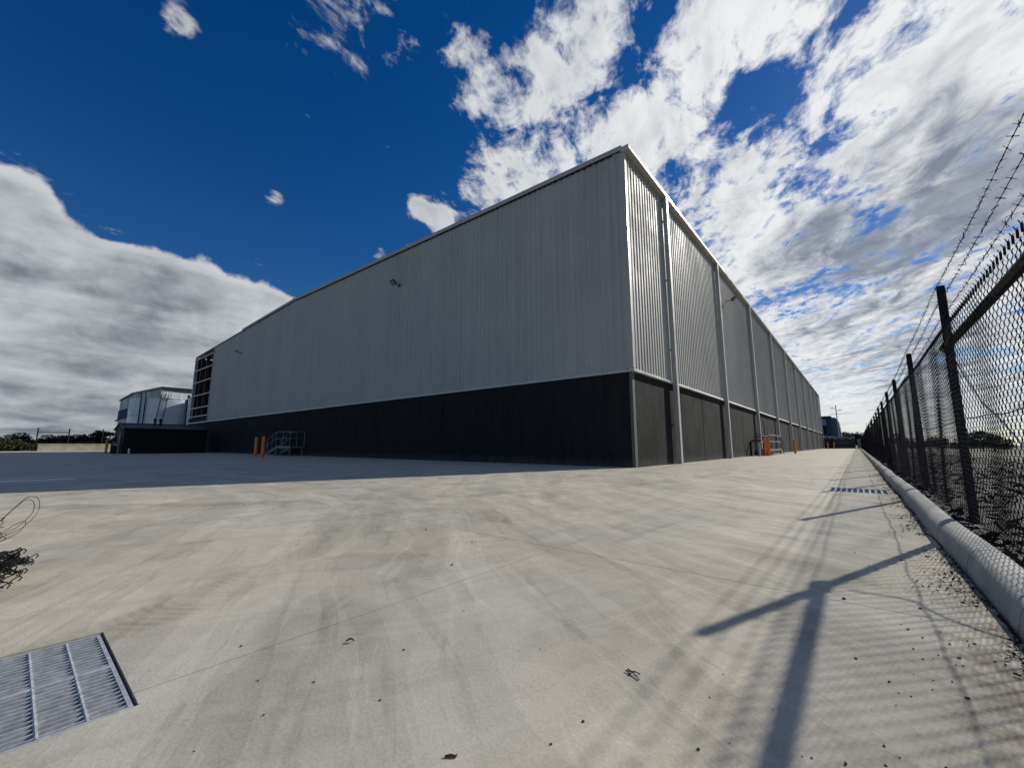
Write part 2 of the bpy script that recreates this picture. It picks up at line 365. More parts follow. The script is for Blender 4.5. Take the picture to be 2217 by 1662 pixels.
def np_mesh(name, verts, quads, m):
    """quads or tris from numpy arrays"""
    me = bpy.data.meshes.new(name); k = quads.shape[1]
    me.vertices.add(len(verts)); me.vertices.foreach_set('co', verts.astype(np.float32).ravel())
    me.loops.add(quads.size); me.loops.foreach_set('vertex_index', quads.astype(np.int32).ravel())
    me.polygons.add(len(quads)); me.polygons.foreach_set('loop_start', np.arange(0, quads.size, k, dtype=np.int32))
    me.materials.append(m); me.update(calc_edges=True); me.validate(); return me
def np_tubes(paths, r, n):
    """paths (P, K, 3) -> tube vertices and quads, cross-section frame taken from the wire direction"""
    Pn, K, _ = paths.shape
    t = np.gradient(paths, axis=1); t /= np.linalg.norm(t, axis=2, keepdims=True) + 1e-9
    ref = np.array([1.0, 0.02, 0.03]); a = np.cross(t, ref); a /= np.linalg.norm(a, axis=2, keepdims=True) + 1e-9
    b = np.cross(t, a)
    q = np.arange(n) * 2 * np.pi / n
    v = paths[:, :, None, :] + r * (a[:, :, None, :] * np.cos(q)[None, None, :, None] + b[:, :, None, :] * np.sin(q)[None, None, :, None])
    idx = np.arange(Pn * K * n).reshape(Pn, K, n)
    i0 = idx[:, :-1, :]; i1 = idx[:, 1:, :]
    f = np.stack([i0, np.roll(i0, -1, 2), np.roll(i1, -1, 2), i1], -1).reshape(-1, 4)
    return v.reshape(-1, 3), f
rnd = random.Random(7)
nrs = np.random.RandomState(5)

# ------------------------------------------------------------------ ground, yard, kerb
gm = MB(); gm.add([(-3000, -3000, -0.17), (3000, -3000, -0.17), (3000, 3000, -0.17), (-3000, 3000, -0.17)], [(0, 1, 2, 3)])
struct(gm.build('ground', M_ground))
yard = struct(link('concrete_yard', None))
KX = 6.82
xs = [KX, 4.42] + [4.42 - 4.6 * i for i in range(1, 16)]
ys = [-25.1, -18.5, -11.9, -5.22] + [-5.22 + 6.6 * i for i in range(1, 19)]
G = 0.003
def slab(boxes):
    m = MB()
    for x0, x1, y0, y1 in boxes: m.box(x0, x1, y0, y1, -0.16, 0.0)
    return m.build('concrete_slab', M_conc, yard)
for i in range(len(xs) - 1):
    for j in range(len(ys) - 1):
        x1, x0, y0, y1 = xs[i] - G, xs[i + 1] + G, ys[j] + G, ys[j + 1] - G
        if x1 < 0.0 and y0 > 0.0: continue
        if x1 < -0.5 and y1 > 0: y1 = 0.3
        if i == 1 and j == 1: slab([(x0, 3.70, y0, y1), (3.70, x1, -14.455, y1)])
        elif i == 0 and j == 1: slab([(4.515, x1, y0, -14.455), (x0, x1, -14.455, y1)])
        elif i == 0 and j == 3: slab([(x0, 5.88, y0, y1), (6.72, x1, y0, y1), (5.88, 6.72, -4.36, y1)])
        else: slab([(x0, x1, y0, y1)])
# apron beyond the shaded yard, in the sun at the far left
struct(MB().box(-84, -64.7, -40, 30, -0.16, -0.006).build('far_apron', M_conc))
struct(MB().box(-64.55, 6.82, -60, -25.2, -0.16, -0.004).build('rear_apron', M_conc))
# mulch bed under and behind the fence: rough mound
nx, ny = 40, 420
gx = np.linspace(6.98, 12.5, nx); gy = np.linspace(-20, 118, ny)
XX, YY = np.meshgrid(gx, gy, indexing='ij')
ZZ = 0.05 + 0.05 * np.sin(XX * 3.1 + YY * 0.7) * np.sin(YY * 1.3) + nrs.rand(nx, ny) * 0.05 - np.clip((XX - 11.2) * 0.18, 0, 0.25)
ZZ[0, :] = 0.06
idx = np.arange(nx * ny).reshape(nx, ny)
q = np.stack([idx[:-1, :-1], idx[1:, :-1], idx[1:, 1:], idx[:-1, 1:]], -1).reshape(-1, 4)
struct(link('mulch_bed', np_mesh('mulch_bed', np.stack([XX, YY, ZZ], -1).reshape(-1, 3), q, M_mulch)))
# loose bark chips on the bed
n = 9000
cx = 7.05 + nrs.rand(n) ** 1.6 * 5; cy = -13.5 + nrs.rand(n) ** 1.7 * 60; cz = 0.09 + nrs.rand(n) * 0.04
u = nrs.randn(n, 3) * [1, 1, .35]; u /= np.linalg.norm(u, axis=1, keepdims=True); w = np.cross(u, nrs.randn(n, 3)); w /= np.linalg.norm(w, axis=1, keepdims=True)
L = (0.02 + nrs.rand(n, 1) * 0.05); W = 0.008 + nrs.rand(n, 1) * 0.015
c0 = np.stack([cx, cy, cz], 1)
vv = np.stack([c0 - u*L - w*W, c0 + u*L - w*W*.5, c0 + u*L + w*W, c0 - u*L + w*W*.6], 1).reshape(-1, 3)
stuff(tag(link('bark_chips', np_mesh('bark_chips', vv, np.arange(4*n).reshape(-1, 4), M_mulch)), 'loose dark bark chips lying along the fence bed', 'bark chips'))

# kerb: rounded extruded lengths with joints and a slight wander
kerb = struct(link('kerb', None))
prof = [(0.0, -0.1), (0.0, 0.010), (0.014, 0.085), (0.026, 0.118), (0.046, 0.140), (0.075, 0.150), (0.13, 0.154), (0.165, 0.148), (0.188, 0.130), (0.20, 0.10), (0.205, -0.1)]
ky = -18.0
while ky < 118:
    ln = rnd.choice((1.15, 1.5, 2.0, 2.6)) if ky < 30 else 4.0
    m = MB(); ns = max(2, int(ln / 0.5)); rows = []
    for s in range(ns + 1):
        yy = ky + 0.006 + (ln - 0.012) * s / ns
        wob = 0.010 * math.sin(yy * 0.9) + 0.006 * math.sin(yy * 2.3 + 1)
        hz = 1 + 0.04 * math.sin(yy * 1.7)
        rows.append([(KX + 0.004 + u_ + wob, yy, v_ * hz) for u_, v_ in prof])
    k = len(prof); vs = [p for r_ in rows for p in r_]; fs = []
    for s in range(ns):
        for j in range(k - 1): fs.append((s*k+j, (s+1)*k+j, (s+1)*k+j+1, s*k+j+1))
    fs.append(tuple(range(k))); fs.append(tuple(ns*k + j for j in range(k))[::-1])
    m.add(vs, fs); m.build('kerb_length', M_kerb, kerb, True); ky += ln

# painted lines on the shaded yard
for i, (x0, x1, y0, y1, lb) in enumerate([(-8.75, -8.42, -22.0, -13.7, 'worn white painted line on shaded concrete at the far left'),
                                         (-43.0, -36.5, -3.55, -3.30, 'pale painted strip on shaded concrete beside the black shed')]):
    tag(MB().box(x0, x1, y0, y1, 0.002, 0.005).build('painted_line', M_paint), lb, 'road marking')

# ------------------------------------------------------------------ warehouse
HP, HE, LEN, HR, XR = 3.60, 12.93, 110.7, 13.66, -31.2      # panel top, eave, length, ridge height, ridge x
XE, HF = -62.0, 12.62                                        # far end of the gable wall
wh = thing('warehouse', 'large grey metal clad warehouse with charcoal precast base', 'warehouse')
COLS = [4.30, 13.95, 24.75, 36.05, 47.20, 58.30, 70.20, 81.80, 92.60, 102.5]
bays = [0.0] + COLS + [LEN]
def roof_z(x): return HE + (HR - HE) * (x / XR) if x > XR else HR + (HF - HR) * ((x - XR) / (XE - XR))

def ribs(a0, a1, pitch=0.30, depth=0.030):
    """positions along the wall and stand-off of a trapezoid ribbed sheet"""
    k = max(1, round((a1 - a0) / pitch)); p = (a1 - a0) / k; out = [(a0, 0.0)]
    for i in range(k):
        s = a0 + i * p
        out += [(s + p * 0.36, 0.0), (s + p * 0.44, depth), (s + p * 0.56, depth), (s + p * 0.64, 0.0)]
    out.append((a1, 0.0)); return out
# long wall: ribbed sheet in every bay
for a, b in zip(bays[:-1], bays[1:]):
    rb = ribs(a + (0.14 if a == 0 else 0.004), b - 0.004)
    m = MB(); m.strip([(0.09 + d, y, HP + 0.10) for y, d in rb], [(0.09 + d, y, HE - 0.12) for y, d in rb])
    m.build('cladding_sheet', M_clad, wh)
# gable wall: sheets of 5.3 m, tops cut to the roof slope
XO = -53.55
cuts = np.linspace(-0.14, XO, 11)
for a, b in zip(cuts[:-1], cuts[1:]):
    rb = ribs(-a + 0.003, -b - 0.003)
    m = MB(); m.strip([(-x, -0.06 - d * 0.85, HP + 0.10) for x, d in rb], [(-x, -0.06 - d * 0.85, roof_z(-x) - 0.10) for x, d in rb])
    m.f = [f[::-1] for f in m.f]; m.build('cladding_sheet', M_clad, wh)
# rows of fixing screws where the sheets cross the girts
sc = MB(); x = -0.30
for z in (5.3, 7.0, 8.7, 10.4, 12.0):
    x = -0.29
    while x > -24: sc.box(x - 0.009, x + 0.009, -0.067, -0.0605, z - 0.009, z + 0.009); x -= 0.30
stuff(sc.build('fixing_screws', M_galv, wh))
# solid core so that no light leaks (set back behind the sheets)
core = MB()
core.box(XO, -0.05, 0.05, LEN - 0.05, 0.0, HP + 0.05)
core.extrude([(-0.05, HP + 0.05), (-0.05, HE - 0.2), (XR, HR - 0.2), (XO, roof_z(XO) - 0.2), (XO, HP + 0.05)],
             lambda u_, v_: (u_, 0.05, v_), lambda u_, v_: (u_, LEN - 0.05, v_))
core.build('wall_core', M_dark, wh)

# precast base panels
def panel(x0, x1, y0, y1): return MB().box(x0, x1, y0, y1, 0.0, HP).build('base_panel', M_panel, wh)
JX = [0.0, -10.81, -21.4, -31.6, -41.8, -52.0, XE]
for a, b in zip(JX[:-1], JX[1:]): panel(b + 0.022, a - (0.10 if a == 0 else 0.022), -0.03, 0.12)
for i, (a, b) in enumerate(zip(bays[:-1], bays[1:])):
    a0 = a + (0.24 if i == 0 else 0.012)
    if i == 0: panel(-0.12, 0.03, a0, b - 0.012)
    else:
        mid = (a + b) / 2
        panel(-0.12, 0.03, a0, mid - 0.035); panel(-0.12, 0.03, mid + 0.035, b - 0.012)
M_corner = mat('grey concrete corner edge', (0.11, 0.112, 0.108), 0.8, 0, 0.1, 2)
MB().box(-0.10 + 0.01, 0.03, -0.03, 0.20, 0.0, HP - 0.004).build('corner_pier', M_corner, wh)
# sill flashing between panels and sheets, both walls; sits proud and shades the panel
sp = [(0.0, HP + 0.0), (0.20, HP - 0.02), (0.20, HP + 0.045), (0.16, HP + 0.085), (0.06, HP + 0.13), (0.0, HP + 0.13)]
MB().extrude(sp, lambda u_, v_: (u_, -0.20, v_), lambda u_, v_: (u_, LEN, v_)).build('sill_flashing', M_trim, wh)
sp2 = [(0.0, HP + 0.002), (0.12, HP - 0.015), (0.12, HP + 0.045), (0.10, HP + 0.08), (0.05, HP + 0.128), (0.0, HP + 0.128)]
MB().extrude(sp2, lambda u_, v_: (-0.003, -u_, v_), lambda u_, v_: (XE, -u_, v_)).build('sill_flashing', M_trim, wh)
# white corner flashing
MB().add([(-0.16, -0.095, HP + 0.13), (0.128, -0.095, HP + 0.13), (0.128, 0.15, HP + 0.13), (-0.16, -0.095, HE - 0.15), (0.128, -0.095, HE - 0.15), (0.128, 0.15, HE - 0.15)],
         [(0, 1, 4, 3), (1, 2, 5, 4)]).build('corner_flashing', M_clad, wh)
MB().box(0.1282, 0.134, -0.0952, 0.03, HP + 0.135, HE - 0.16).build('corner_flashing', M_trim, wh)
# box gutter along the eave
gp = [(0.0, HE - 0.18), (0.34, HE - 0.17), (0.36, HE - 0.15), (0.36, HE - 0.01), (0.34, HE + 0.02), (0.30, HE + 0.02), (0.0, HE + 0.01)]
MB().extrude(gp, lambda u_, v_: (u_, -0.16, v_), lambda u_, v_: (u_, LEN + 0.1, v_)).build('eave_gutter', M_trim, wh)
# roof with ribs showing under the barge flashing
rf = MB()
rf.extrude([(0.12, HE + 0.0), (0.12, HE + 0.05), (XR, HR + 0.06), (XE, HF + 0.06), (XE, HF), (XR, HR)],
           lambda u_, v_: (u_, -0.02, v_), lambda u_, v_: (u_, LEN, v_))
roof = rf.build('roof', M_roof, wh)
bm = MB()
for x0, x1 in ((0.02, XR), (XR, -44.0)):
    n_ = 20
    for k in range(n_):
        a, b = x0 + (x1 - x0) * k / n_, x0 + (x1 - x0) * (k + 1) / n_
        za, zb = roof_z(min(a, 0)), roof_z(b)
        bm.add([(a, -0.152, za - 0.10), (b, -0.152, zb - 0.10), (b, -0.15, zb + 0.12), (a, -0.15, za + 0.12), (a, 0.3, za + 0.13), (b, 0.3, zb + 0.13)],
               [(0, 3, 2, 1), (3, 4, 5, 2)])
bm.build('barge_flashing', M_clad, roof)
# black blocks painting the shade in the gaps between barge and rib tops
gpm = MB()
x = -0.5
while x > XO:
    z = roof_z(x); gpm.box(x - 0.13, x + 0.07, -0.150, -0.100, z - 0.17, z - 0.102); x -= 0.30
stuff(gpm.build('barge_gap_shade', M_dark, roof))
MB().box(XR - 0.25, XR + 0.25, -0.17, LEN, HR + 0.07, HR + 0.15).build('ridge_cap', M_roof, roof)
sv = MB().box(-15.0, -14.7, 0.0, 0.3, roof_z(-15) + 0.1, roof_z(-15) + 0.3).build('roof_anchor', M_galv, roof)

# downpipes standing off the long wall
dp = MB(); w0, w1 = 0.15, 0.34
dp.box(w0, w1, -0.11, 0.11, 0.06, HE - 0.18)
dpm = dp.mesh('downpipe', M_pipe)
edge = MB().box(w1 - 0.02, w1 + 0.006, -0.115, 0.115, 0.06, HE - 0.22).mesh('lit_front_edge', M_trim)  # paler skin paints the sunlight on the front of the pipe
shoe = MB().box(w0 + 0.02, w1 - 0.02, -0.13, 0.09, 0.0, 0.10).mesh('shoe', M_pipe)
brk = MB().box(0.03, w0, -0.05, 0.05, -0.03, 0.03).mesh('bracket', M_galv)
for y in COLS:
    d = link('downpipe', dpm, wh); d.location = (0, y, 0)
    link('lit_front_edge', edge, d); link('shoe', shoe, d)
    for z in (1.8, 5.2, 8.6, 11.6): b_ = link('bracket', brk, d); b_.location = (0, 0, z)
dp2 = link('downpipe', dpm, wh); dp2.location = (0, LEN - 0.2, 0)

# open end bay of the gable: bare girts and frames, interior shade painted as black inner walls
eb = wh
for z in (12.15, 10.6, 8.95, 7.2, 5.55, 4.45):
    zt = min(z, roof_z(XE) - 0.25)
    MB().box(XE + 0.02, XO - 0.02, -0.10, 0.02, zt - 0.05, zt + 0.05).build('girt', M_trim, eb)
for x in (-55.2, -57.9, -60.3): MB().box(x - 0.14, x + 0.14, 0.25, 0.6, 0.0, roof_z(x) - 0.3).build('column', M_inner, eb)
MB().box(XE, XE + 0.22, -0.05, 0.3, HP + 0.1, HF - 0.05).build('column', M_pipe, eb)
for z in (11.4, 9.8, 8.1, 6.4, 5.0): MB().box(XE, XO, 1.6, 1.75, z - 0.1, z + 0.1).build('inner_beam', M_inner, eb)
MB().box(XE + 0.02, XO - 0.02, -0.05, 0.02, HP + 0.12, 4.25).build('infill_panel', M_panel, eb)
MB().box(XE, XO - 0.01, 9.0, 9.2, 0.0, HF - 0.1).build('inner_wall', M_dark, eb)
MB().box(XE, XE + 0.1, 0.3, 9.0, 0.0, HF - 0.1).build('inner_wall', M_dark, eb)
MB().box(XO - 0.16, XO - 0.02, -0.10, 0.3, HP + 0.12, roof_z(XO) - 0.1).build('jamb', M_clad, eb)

# flush steel doors with frames
def door(parent, x0, x1, y0, y1, z0, z1, nrm):
    d = MB().box(x0, x1, y0, y1, z0, z1).build('door', M_panel, parent)
    f = MB()
    if nrm == 'y':
        f.box(x0 - 0.06, x0, y0 - 0.015, y1, z0, z1); f.box(x1, x1 + 0.06, y0 - 0.015, y1, z0, z1); f.box(x0 - 0.06, x1 + 0.06, y0 - 0.015, y1, z1, z1 + 0.06)
        MB().box(x0 + 0.08, x0 + 0.2, y0 - 0.06, y0, z0 + 1.0, z0 + 1.05).build('door_handle', M_galv, d)
    else:
        f.box(x0, x1 + 0.015, y0 - 0.06, y0, z0, z1); f.box(x0, x1 + 0.015, y1, y1 + 0.06, z0, z1); f.box(x0, x1 + 0.015, y0 - 0.06, y1 + 0.06, z1, z1 + 0.06)
        MB().box(x1, x1 + 0.06, y0 + 0.08, y0 + 0.2, z0 + 1.0, z0 + 1.05).build('door_handle', M_galv, d)
    f.build('door_frame', M_dark, d)
door(wh, -29.9, -28.4, -0.055, -0.032, 0.76, 3.15, 'y')
door(wh, 0.032, 0.055, 28.7, 30.1, 0.5, 3.0, 'x')

# ------------------------------------------------------------------ floodlights
def flood(label, loc, rz, sc=1.0):
    t = thing('floodlight', label, 'floodlight', loc, rz, 'floodlights on the warehouse walls'); t.scale = (0.78, 0.78, 0.78)
    a = Vector((0, -0.62, -0.05))
    MB().tube([(0, 0.0, -0.12), (0, -0.3, -0.10), (0, -0.55, -0.02)], 0.035, 8).build('arm', M_black, t)
    MB().box(-0.09, 0.09, -0.02, 0.01, -0.22, 0.0).build('wall_plate', M_black, t)
    h = MB()
    c, s = math.cos(R(-40)), math.sin(R(-40))
    def rot(p): return (p[0], a.y + p[1] * c - p[2] * s, a.z + p[1] * s + p[2] * c)
    b = MB().box(-0.27, 0.27, -0.22, 0.22, -0.03, 0.06); h.add([rot(p) for p in b.v], b.f)
    for k in range(-4, 5):
        b = MB().box(k * 0.055 - 0.006, k * 0.055 + 0.006, -0.16, 0.16, 0.06, 0.11); h.add([rot(p) for p in b.v], b.f)
    hd = h.build('housing', M_black, t)
    l = MB(); b = MB().box(-0.23, 0.23, -0.18, 0.18, -0.04, -0.032); l.add([rot(p) for p in b.v], b.f); l.build('lens', M_lens, hd)
    return t
flood('black floodlight on the shaded gable wall, nearest the middle', (-15.2, -0.09, 11.0), 0)
flood('black floodlight on the shaded gable wall beside the open end bay', (-43.8, -0.09, 10.75), 0)
flood('black floodlight on the sunlit long wall, nearest the corner', (0.12, 16.9, 11.15), R(90))
flood('black floodlight on the sunlit long wall, second from the corner', (0.12, 53.9, 11.35), R(90))
flood('black floodlight on the sunlit long wall, farthest from the corner', (0.12, 95.7, 11.45), R(90))

# ------------------------------------------------------------------ bollards
bo = MB()
bo.tube([(0, 0, 0), (0, 0, 1.30), (0, 0, 1.37), (0, 0, 1.40)], [0.10, 0.10, 0.085, 0.03], 16)
bom = bo.mesh('bollard', M_orange, True)
def bollard(label, x, y, group):
    o = tag(link('bollard', bom), label, 'bollard', group); o.location = (x, y, 0); o.rotation_euler.z = rnd.random() * 6; return o
bollard('orange steel bollard at the gable wall stairs, the farther left of two', -26.9, -3.55, 'orange bollards')
bollard('orange steel bollard at the gable wall stairs, the nearer right of two', -23.6, -4.25, 'orange bollards')
bollard('orange bollard by the long wall landing, left of the close pair', 0.78, 23.0, 'orange bollards')
bollard('orange bollard by the long wall landing, right of the close pair', 1.03, 23.1, 'orange bollards')
bollard('single orange bollard just beyond the long wall landing stairs', 1.62, 34.9, 'orange bollards')

# ------------------------------------------------------------------ landings with stairs
def stairs(name_label, n_steps, rise, run, land_len, width, loc, rz, group):
    """landing against a wall; local +x runs along the wall, stairs go down towards -x; wall at local y=0, walkers side -y"""
    t = thing('access_stairs', name_label, 'stairs', loc, rz, group)
    H = n_steps * rise
    ld = MB().box(0, land_len, -width, -0.02, H - 0.05, H).build('landing', M_rail, t)
    fr = MB(); fr.box(0, land_len, -width - 0.012, -width, H - 0.16, H + 0.01); fr.box(land_len, land_len + 0.012, -width, -0.02, H - 0.16, H + 0.01)
    fr.build('edge_beam', M_rail, ld)
    for x in (0.1, land_len - 0.1):
        for y in (-width + 0.08, -0.15): MB().box(x - 0.04, x + 0.04, y - 0.04, y + 0.04, 0, H - 0.05).build('leg', M_rail, t)
    for k in range(n_steps):
        z = H - rise * (k + 1); x = -run * k
        if z > 0.01: MB().box(x - run - 0.02, x, -width + 0.03, -0.05, z - 0.035, z).build('tread', M_rail, t)
    for y in (-width + 0.012, -0.045):
        s = MB(); xe = -run * n_steps
        s.add([(0, y, H - 0.02), (0, y, H - 0.24), (xe, y, 0.0), (xe - 0.02, y, 0.16), (0, y + 0.014, H - 0.02), (0, y + 0.014, H - 0.24), (xe, y + 0.014, 0), (xe - 0.02, y + 0.014, 0.16)],
              [(0, 1, 2, 3), (7, 6, 5, 4), (0, 3, 7, 4), (1, 5, 6, 2), (0, 4, 5, 1), (3, 2, 6, 7)])
        s.build('stringer', M_rail, t)
    xe = -run * (n_steps - 1) - 0.1; r_ = 0.028
    for y in ((-width, -0.08)):
        hr = MB()
        for up in (1.12, 0.60):
            hr.tube([(xe - 0.25, y, rise * 0.5 + up - 0.18), (xe - 0.22, y, rise * 0.5 + up), (xe, y, rise + up), (-0.12, y, H + up - 0.05), (0.08, y, H + up), (land_len, y, H + up)], r_, 8)
        hr.tube([(xe - 0.25, y, rise * 0.5 + 1.12 - 0.18), (xe - 0.28, y, rise * 0.5 + 0.78), (xe - 0.22, y, rise * 0.5 + 0.60)], r_, 8)
        hr.build('handrail', M_rail, t)
        for x, z0 in ((xe, 0.0), (-0.35 * run * n_steps, H * 0.62), (0.05, H), (land_len / 2, H), (land_len - 0.03, H)):
            MB().tube([(x, y, z0), (x, y, (H + 1.12) if x >= 0 else (z0 + 1.14 + rise * 0.3))], r_, 8).build('rail_post', M_rail, t)
    e = MB()
    for up in (1.12, 0.60): e.tube([(land_len, -width, H + up), (land_len, -0.08, H + up)], r_, 8)
    e.build('end_rail', M_rail, t)
    return t
stairs('galvanised landing and stairs with handrails at the shaded gable wall door', 4, 0.185, 0.50, 2.7, 1.15, (-29.75, -0.03, 0), 0, 'galvanised access stairs')
stairs('galvanised landing and stairs with handrails at the sunlit long wall door', 3, 0.17, 0.55, 6.6, 1.0, (0.03, 30.2, 0), R(90), 'galvanised access stairs').scale.x = -1

# hydrant riser beside a downpipe
hy = thing('hydrant_riser', 'pale hydrant pipe with red and black valve beside a downpipe', 'hydrant', (0.62, 21.6, 0))
MB().tube([(0, 0, 0), (0, 0, 1.0)], 0.09, 12).build('riser_pipe', M_pipe, hy)
MB().tube([(-0.55, 0, 0), (-0.55, 0, 1.0), (-0.5, 0, 1.12), (-0.35, 0, 1.16), (0.05, 0, 1.16), (0.2, 0, 1.10)], 0.06, 10).build('valve_pipe', M_black, hy)
vb = MB().tube([(-0.12, 0, 1.02), (-0.12, 0, 1.30)], 0.09, 12).build('valve_body', M_red, hy)
MB().tube([(0.12, 0, 1.08), (0.28, 0, 1.08)], 0.07, 12).build('outlet_cap', M_steelwhite, hy)

# ------------------------------------------------------------------ pump shed
sh = thing('pump_shed', 'low black corrugated steel pump shed with gable roof beside the warehouse', 'shed')
SX0, SX1, SY0, SY1, SE, SRZ = -53.2, -47.6, -8.0, -1.4, 2.42, 2.95
def corr(a0, a1, p=0.16, d=0.02):
    out = []; k = int((a1 - a0) / p)
    for i in range(k + 1):
        s = a0 + (a1 - a0) * i / k; out += [(s - 0.03 * (i > 0), 0), (s + 0.02 * (i < k), d)]
    return out
c = corr(SY0, SY1)
m = MB(); m.strip([(SX1 + d, y, 0) for y, d in c], [(SX1 + d, y, SE) for y, d in c]); m.build('wall', M_shed, sh)
xm = (SX0 + SX1) / 2
m = MB(); c = corr(SX0, SX1); zt = lambda x: SE + (SRZ - SE) * (1 - abs(x - xm) / (xm - SX0))
m.strip([(x, SY0 - d, 0) for x, d in c], [(x, SY0 - d, zt(x)) for x, d in c]); m.f = [f[::-1] for f in m.f]; m.build('gable_wall', M_shed, sh)
MB().box(SX0, SX0 + 0.05, SY0, SY1, 0, SE).build('wall', M_shed, sh)
MB().extrude([(SX0, 0.0), (SX1, 0.0), (SX1, SE), (xm, SRZ), (SX0, SE)], lambda u_, v_: (u_, SY1 - 0.05, v_), lambda u_, v_: (u_, SY1, v_)).build('gable_wall', M_shed, sh)
rf = MB()
for s in (-1, 1):
    e = SX1 + 0.15 if s > 0 else SX0 - 0.15
    rf.add([(xm, SY0 - 0.15, SRZ + 0.06), (e, SY0 - 0.15, SE + 0.02), (e, SY1, SE + 0.02), (xm, SY1, SRZ + 0.06), (xm, SY0 - 0.15, SRZ), (e, SY0 - 0.15, SE - 0.08), (e, SY1, SE - 0.08), (xm, SY1, SRZ)],
           [(0, 1, 2, 3), (4, 7, 6, 5), (0, 4, 5, 1), (1, 5, 6, 2), (2, 6, 7, 3)])
M_shedroof = mat('dark slate steel roof', (0.026, 0.028, 0.033), 0.5, spec=0.3)
sroof = rf.build('roof', M_shedroof, sh)
MB().box(xm - 0.09, xm + 0.09, SY0 - 0.16, SY1, SRZ + 0.05, SRZ + 0.09).build('ridge_cap', M_shedroof, sroof)
MB().tube([(SX1 + 0.2, SY0 - 0.15, SE - 0.02), (SX1 + 0.2, SY1, SE - 0.02)], 0.06, 8).build('gutter', M_shed, sroof)
for y in (-5.45, -5.0):
    v = MB().tube([(-50.0, y, SRZ - 0.1), (-50.0, y, 3.45), (-50.0, y - 0.05, 3.62)], [0.09, 0.09, 0.05], 10).build('exhaust_vent', M_black, sroof)
    MB().tube([(-50.0, y, 3.30), (-50.0, y, 3.52)], 0.13, 10).build('vent_cap', M_black, v)
sd = MB().box(-50.0, -49.0, SY0 - 0.06, SY0 - 0.03, 0.05, 2.1).build('door', M_shedroof, sh)
MB().box(-49.9, -49.8, SY0 - 0.12, SY0 - 0.06, 1.0, 1.05).build('door_handle', M_galv, sd)

vl = thing('valve_assembly', 'galvanised pump valve pipework in front of the black shed gable', 'pipework', (-49.2, -8.45, 0))
MB().tube([(-0.8, 0, 0), (-0.8, 0, 1.2), (-0.5, 0, 1.5), (0.2, 0, 1.5), (0.4, 0, 1.3), (0.4, 0, 0.0)], 0.11, 10).build('riser_loop', M_black, vl)
MB().tube([(-0.2, 0, 0.85), (1.6, 0, 0.85)], 0.07, 10).build('cross_pipe', M_galv, vl)
MB().tube([(1.0, 0, 0), (1.0, 0, 0.85)], 0.10, 10).build('stub_pipe', M_black, vl)
MB().tube([(0.6, -0.12, 1.05), (0.6, 0.12, 1.05)], 0.16, 14).build('handwheel', M_red, vl)
ss = tag(MB().tube([(0, 0, 0), (0, 0, 0.5), (0, 0, 0.52)], [0.07, 0.07, 0.05], 10).build('stub_post', M_steelwhite), 'short pale stub post in front of the black shed long wall', 'post'); ss.location = (-46.9, -7.6, 0)
bollard('orange bollard in front of the black pump shed gable', -50.9, -8.75, 'orange bollards')

# ------------------------------------------------------------------ water tanks
def tank(label, cx, cy, r, h):
    t = thing('water_tank', label, 'water tank', (cx, cy, 0), 0, 'steel water tanks')
    n = 48; rows = []; zs = []
    z = 0
    while z < h: zs.append(z); z += h / 40
    zs.append(h)
    m = MB(); vs = []; fs = []
    for i, z in enumerate(zs):
        rr = r
        vs += [(rr * math.cos(2 * math.pi * k / n), rr * math.sin(2 * math.pi * k / n), z) for k in range(n)]
    for i in range(len(zs) - 1):
        for k in range(n): fs.append((i*n+k, i*n+(k+1)%n, (i+1)*n+(k+1)%n, (i+1)*n+k))
    m.add(vs, fs); m.build('shell', M_tank, t, True)
    m = MB(); vs = [(r * 1.01 * math.cos(2*math.pi*k/n), r * 1.01 * math.sin(2*math.pi*k/n), h) for k in range(n)] + [(0, 0, h + 0.5)]
    m.add(vs, [(k, (k+1) % n, n) for k in range(n)]); m.build('tank_roof', M_tank, t)
    for zz in (h * 0.33, h * 0.66, h):
        m = MB(); m.tube([((r + 0.03) * math.cos(2*math.pi*k/24), (r + 0.03) * math.sin(2*math.pi*k/24), zz) for k in range(25)], 0.05, 6, False); m.build('hoop', M_galv, t)
    return t
TC = Vector((-91.6, 2.5)); tr = 4.85; th_ = 9.0
t1 = tank('pale steel water tank with ladder and platform behind the black shed', TC.x, TC.y, tr, th_)
t2 = tank('pale steel water tank half hidden behind the open end bay', -83.6, 9.2, tr, th_)
vd = Vector((6.36 + 91.6, -14.81 - 2.5)).normalized(); sd_ = Vector((-vd.y, vd.x))      # towards the yard, and to the right
def on_t(side, out, z): p = vd * (math.sqrt(max(0.01, tr * tr - side * side)) + out) + sd_ * side; return (p.x, p.y, z)
lad = MB()
for s in (-0.45, 0.45): lad.tube([on_t(-0.9 + s, 1.6, 0), on_t(-0.1 + s, 0.35, th_ + 0.6)], 0.06, 6)
for k in range(22):
    f = (k + 1) / 24; z = f * (th_ + 0.6); sx = -0.9 + 0.8 * f
    o_ = 1.6 + (0.35 - 1.6) * f
    lad.tube([on_t(sx - 0.45, o_, z), on_t(sx + 0.45, o_, z)], 0.025, 5)
lad.build('ladder', M_shed, t1)
for s0 in (-3.2, -2.6): MB().tube([on_t(s0, 0.25, 0), on_t(s0, 0.25, th_ + 0.8)], 0.09, 8).build('overflow_pipe', M_shed, t1)
for s0 in (3.3,): MB().tube([on_t(s0, 0.3, 0), on_t(s0, 0.3, th_ + 0.9)], 0.22, 8).build('inlet_pipe', M_shed, t1)
pl = MB()
for z in (0.35, 0.75, 1.15): pl.tube([on_t(-0.6, 0.2, th_ + z), on_t(0.9, 0.2, th_ + z), on_t(0.9, -1.2, th_ + z), on_t(3.6, -1.2, th_ + z)], 0.05, 6)
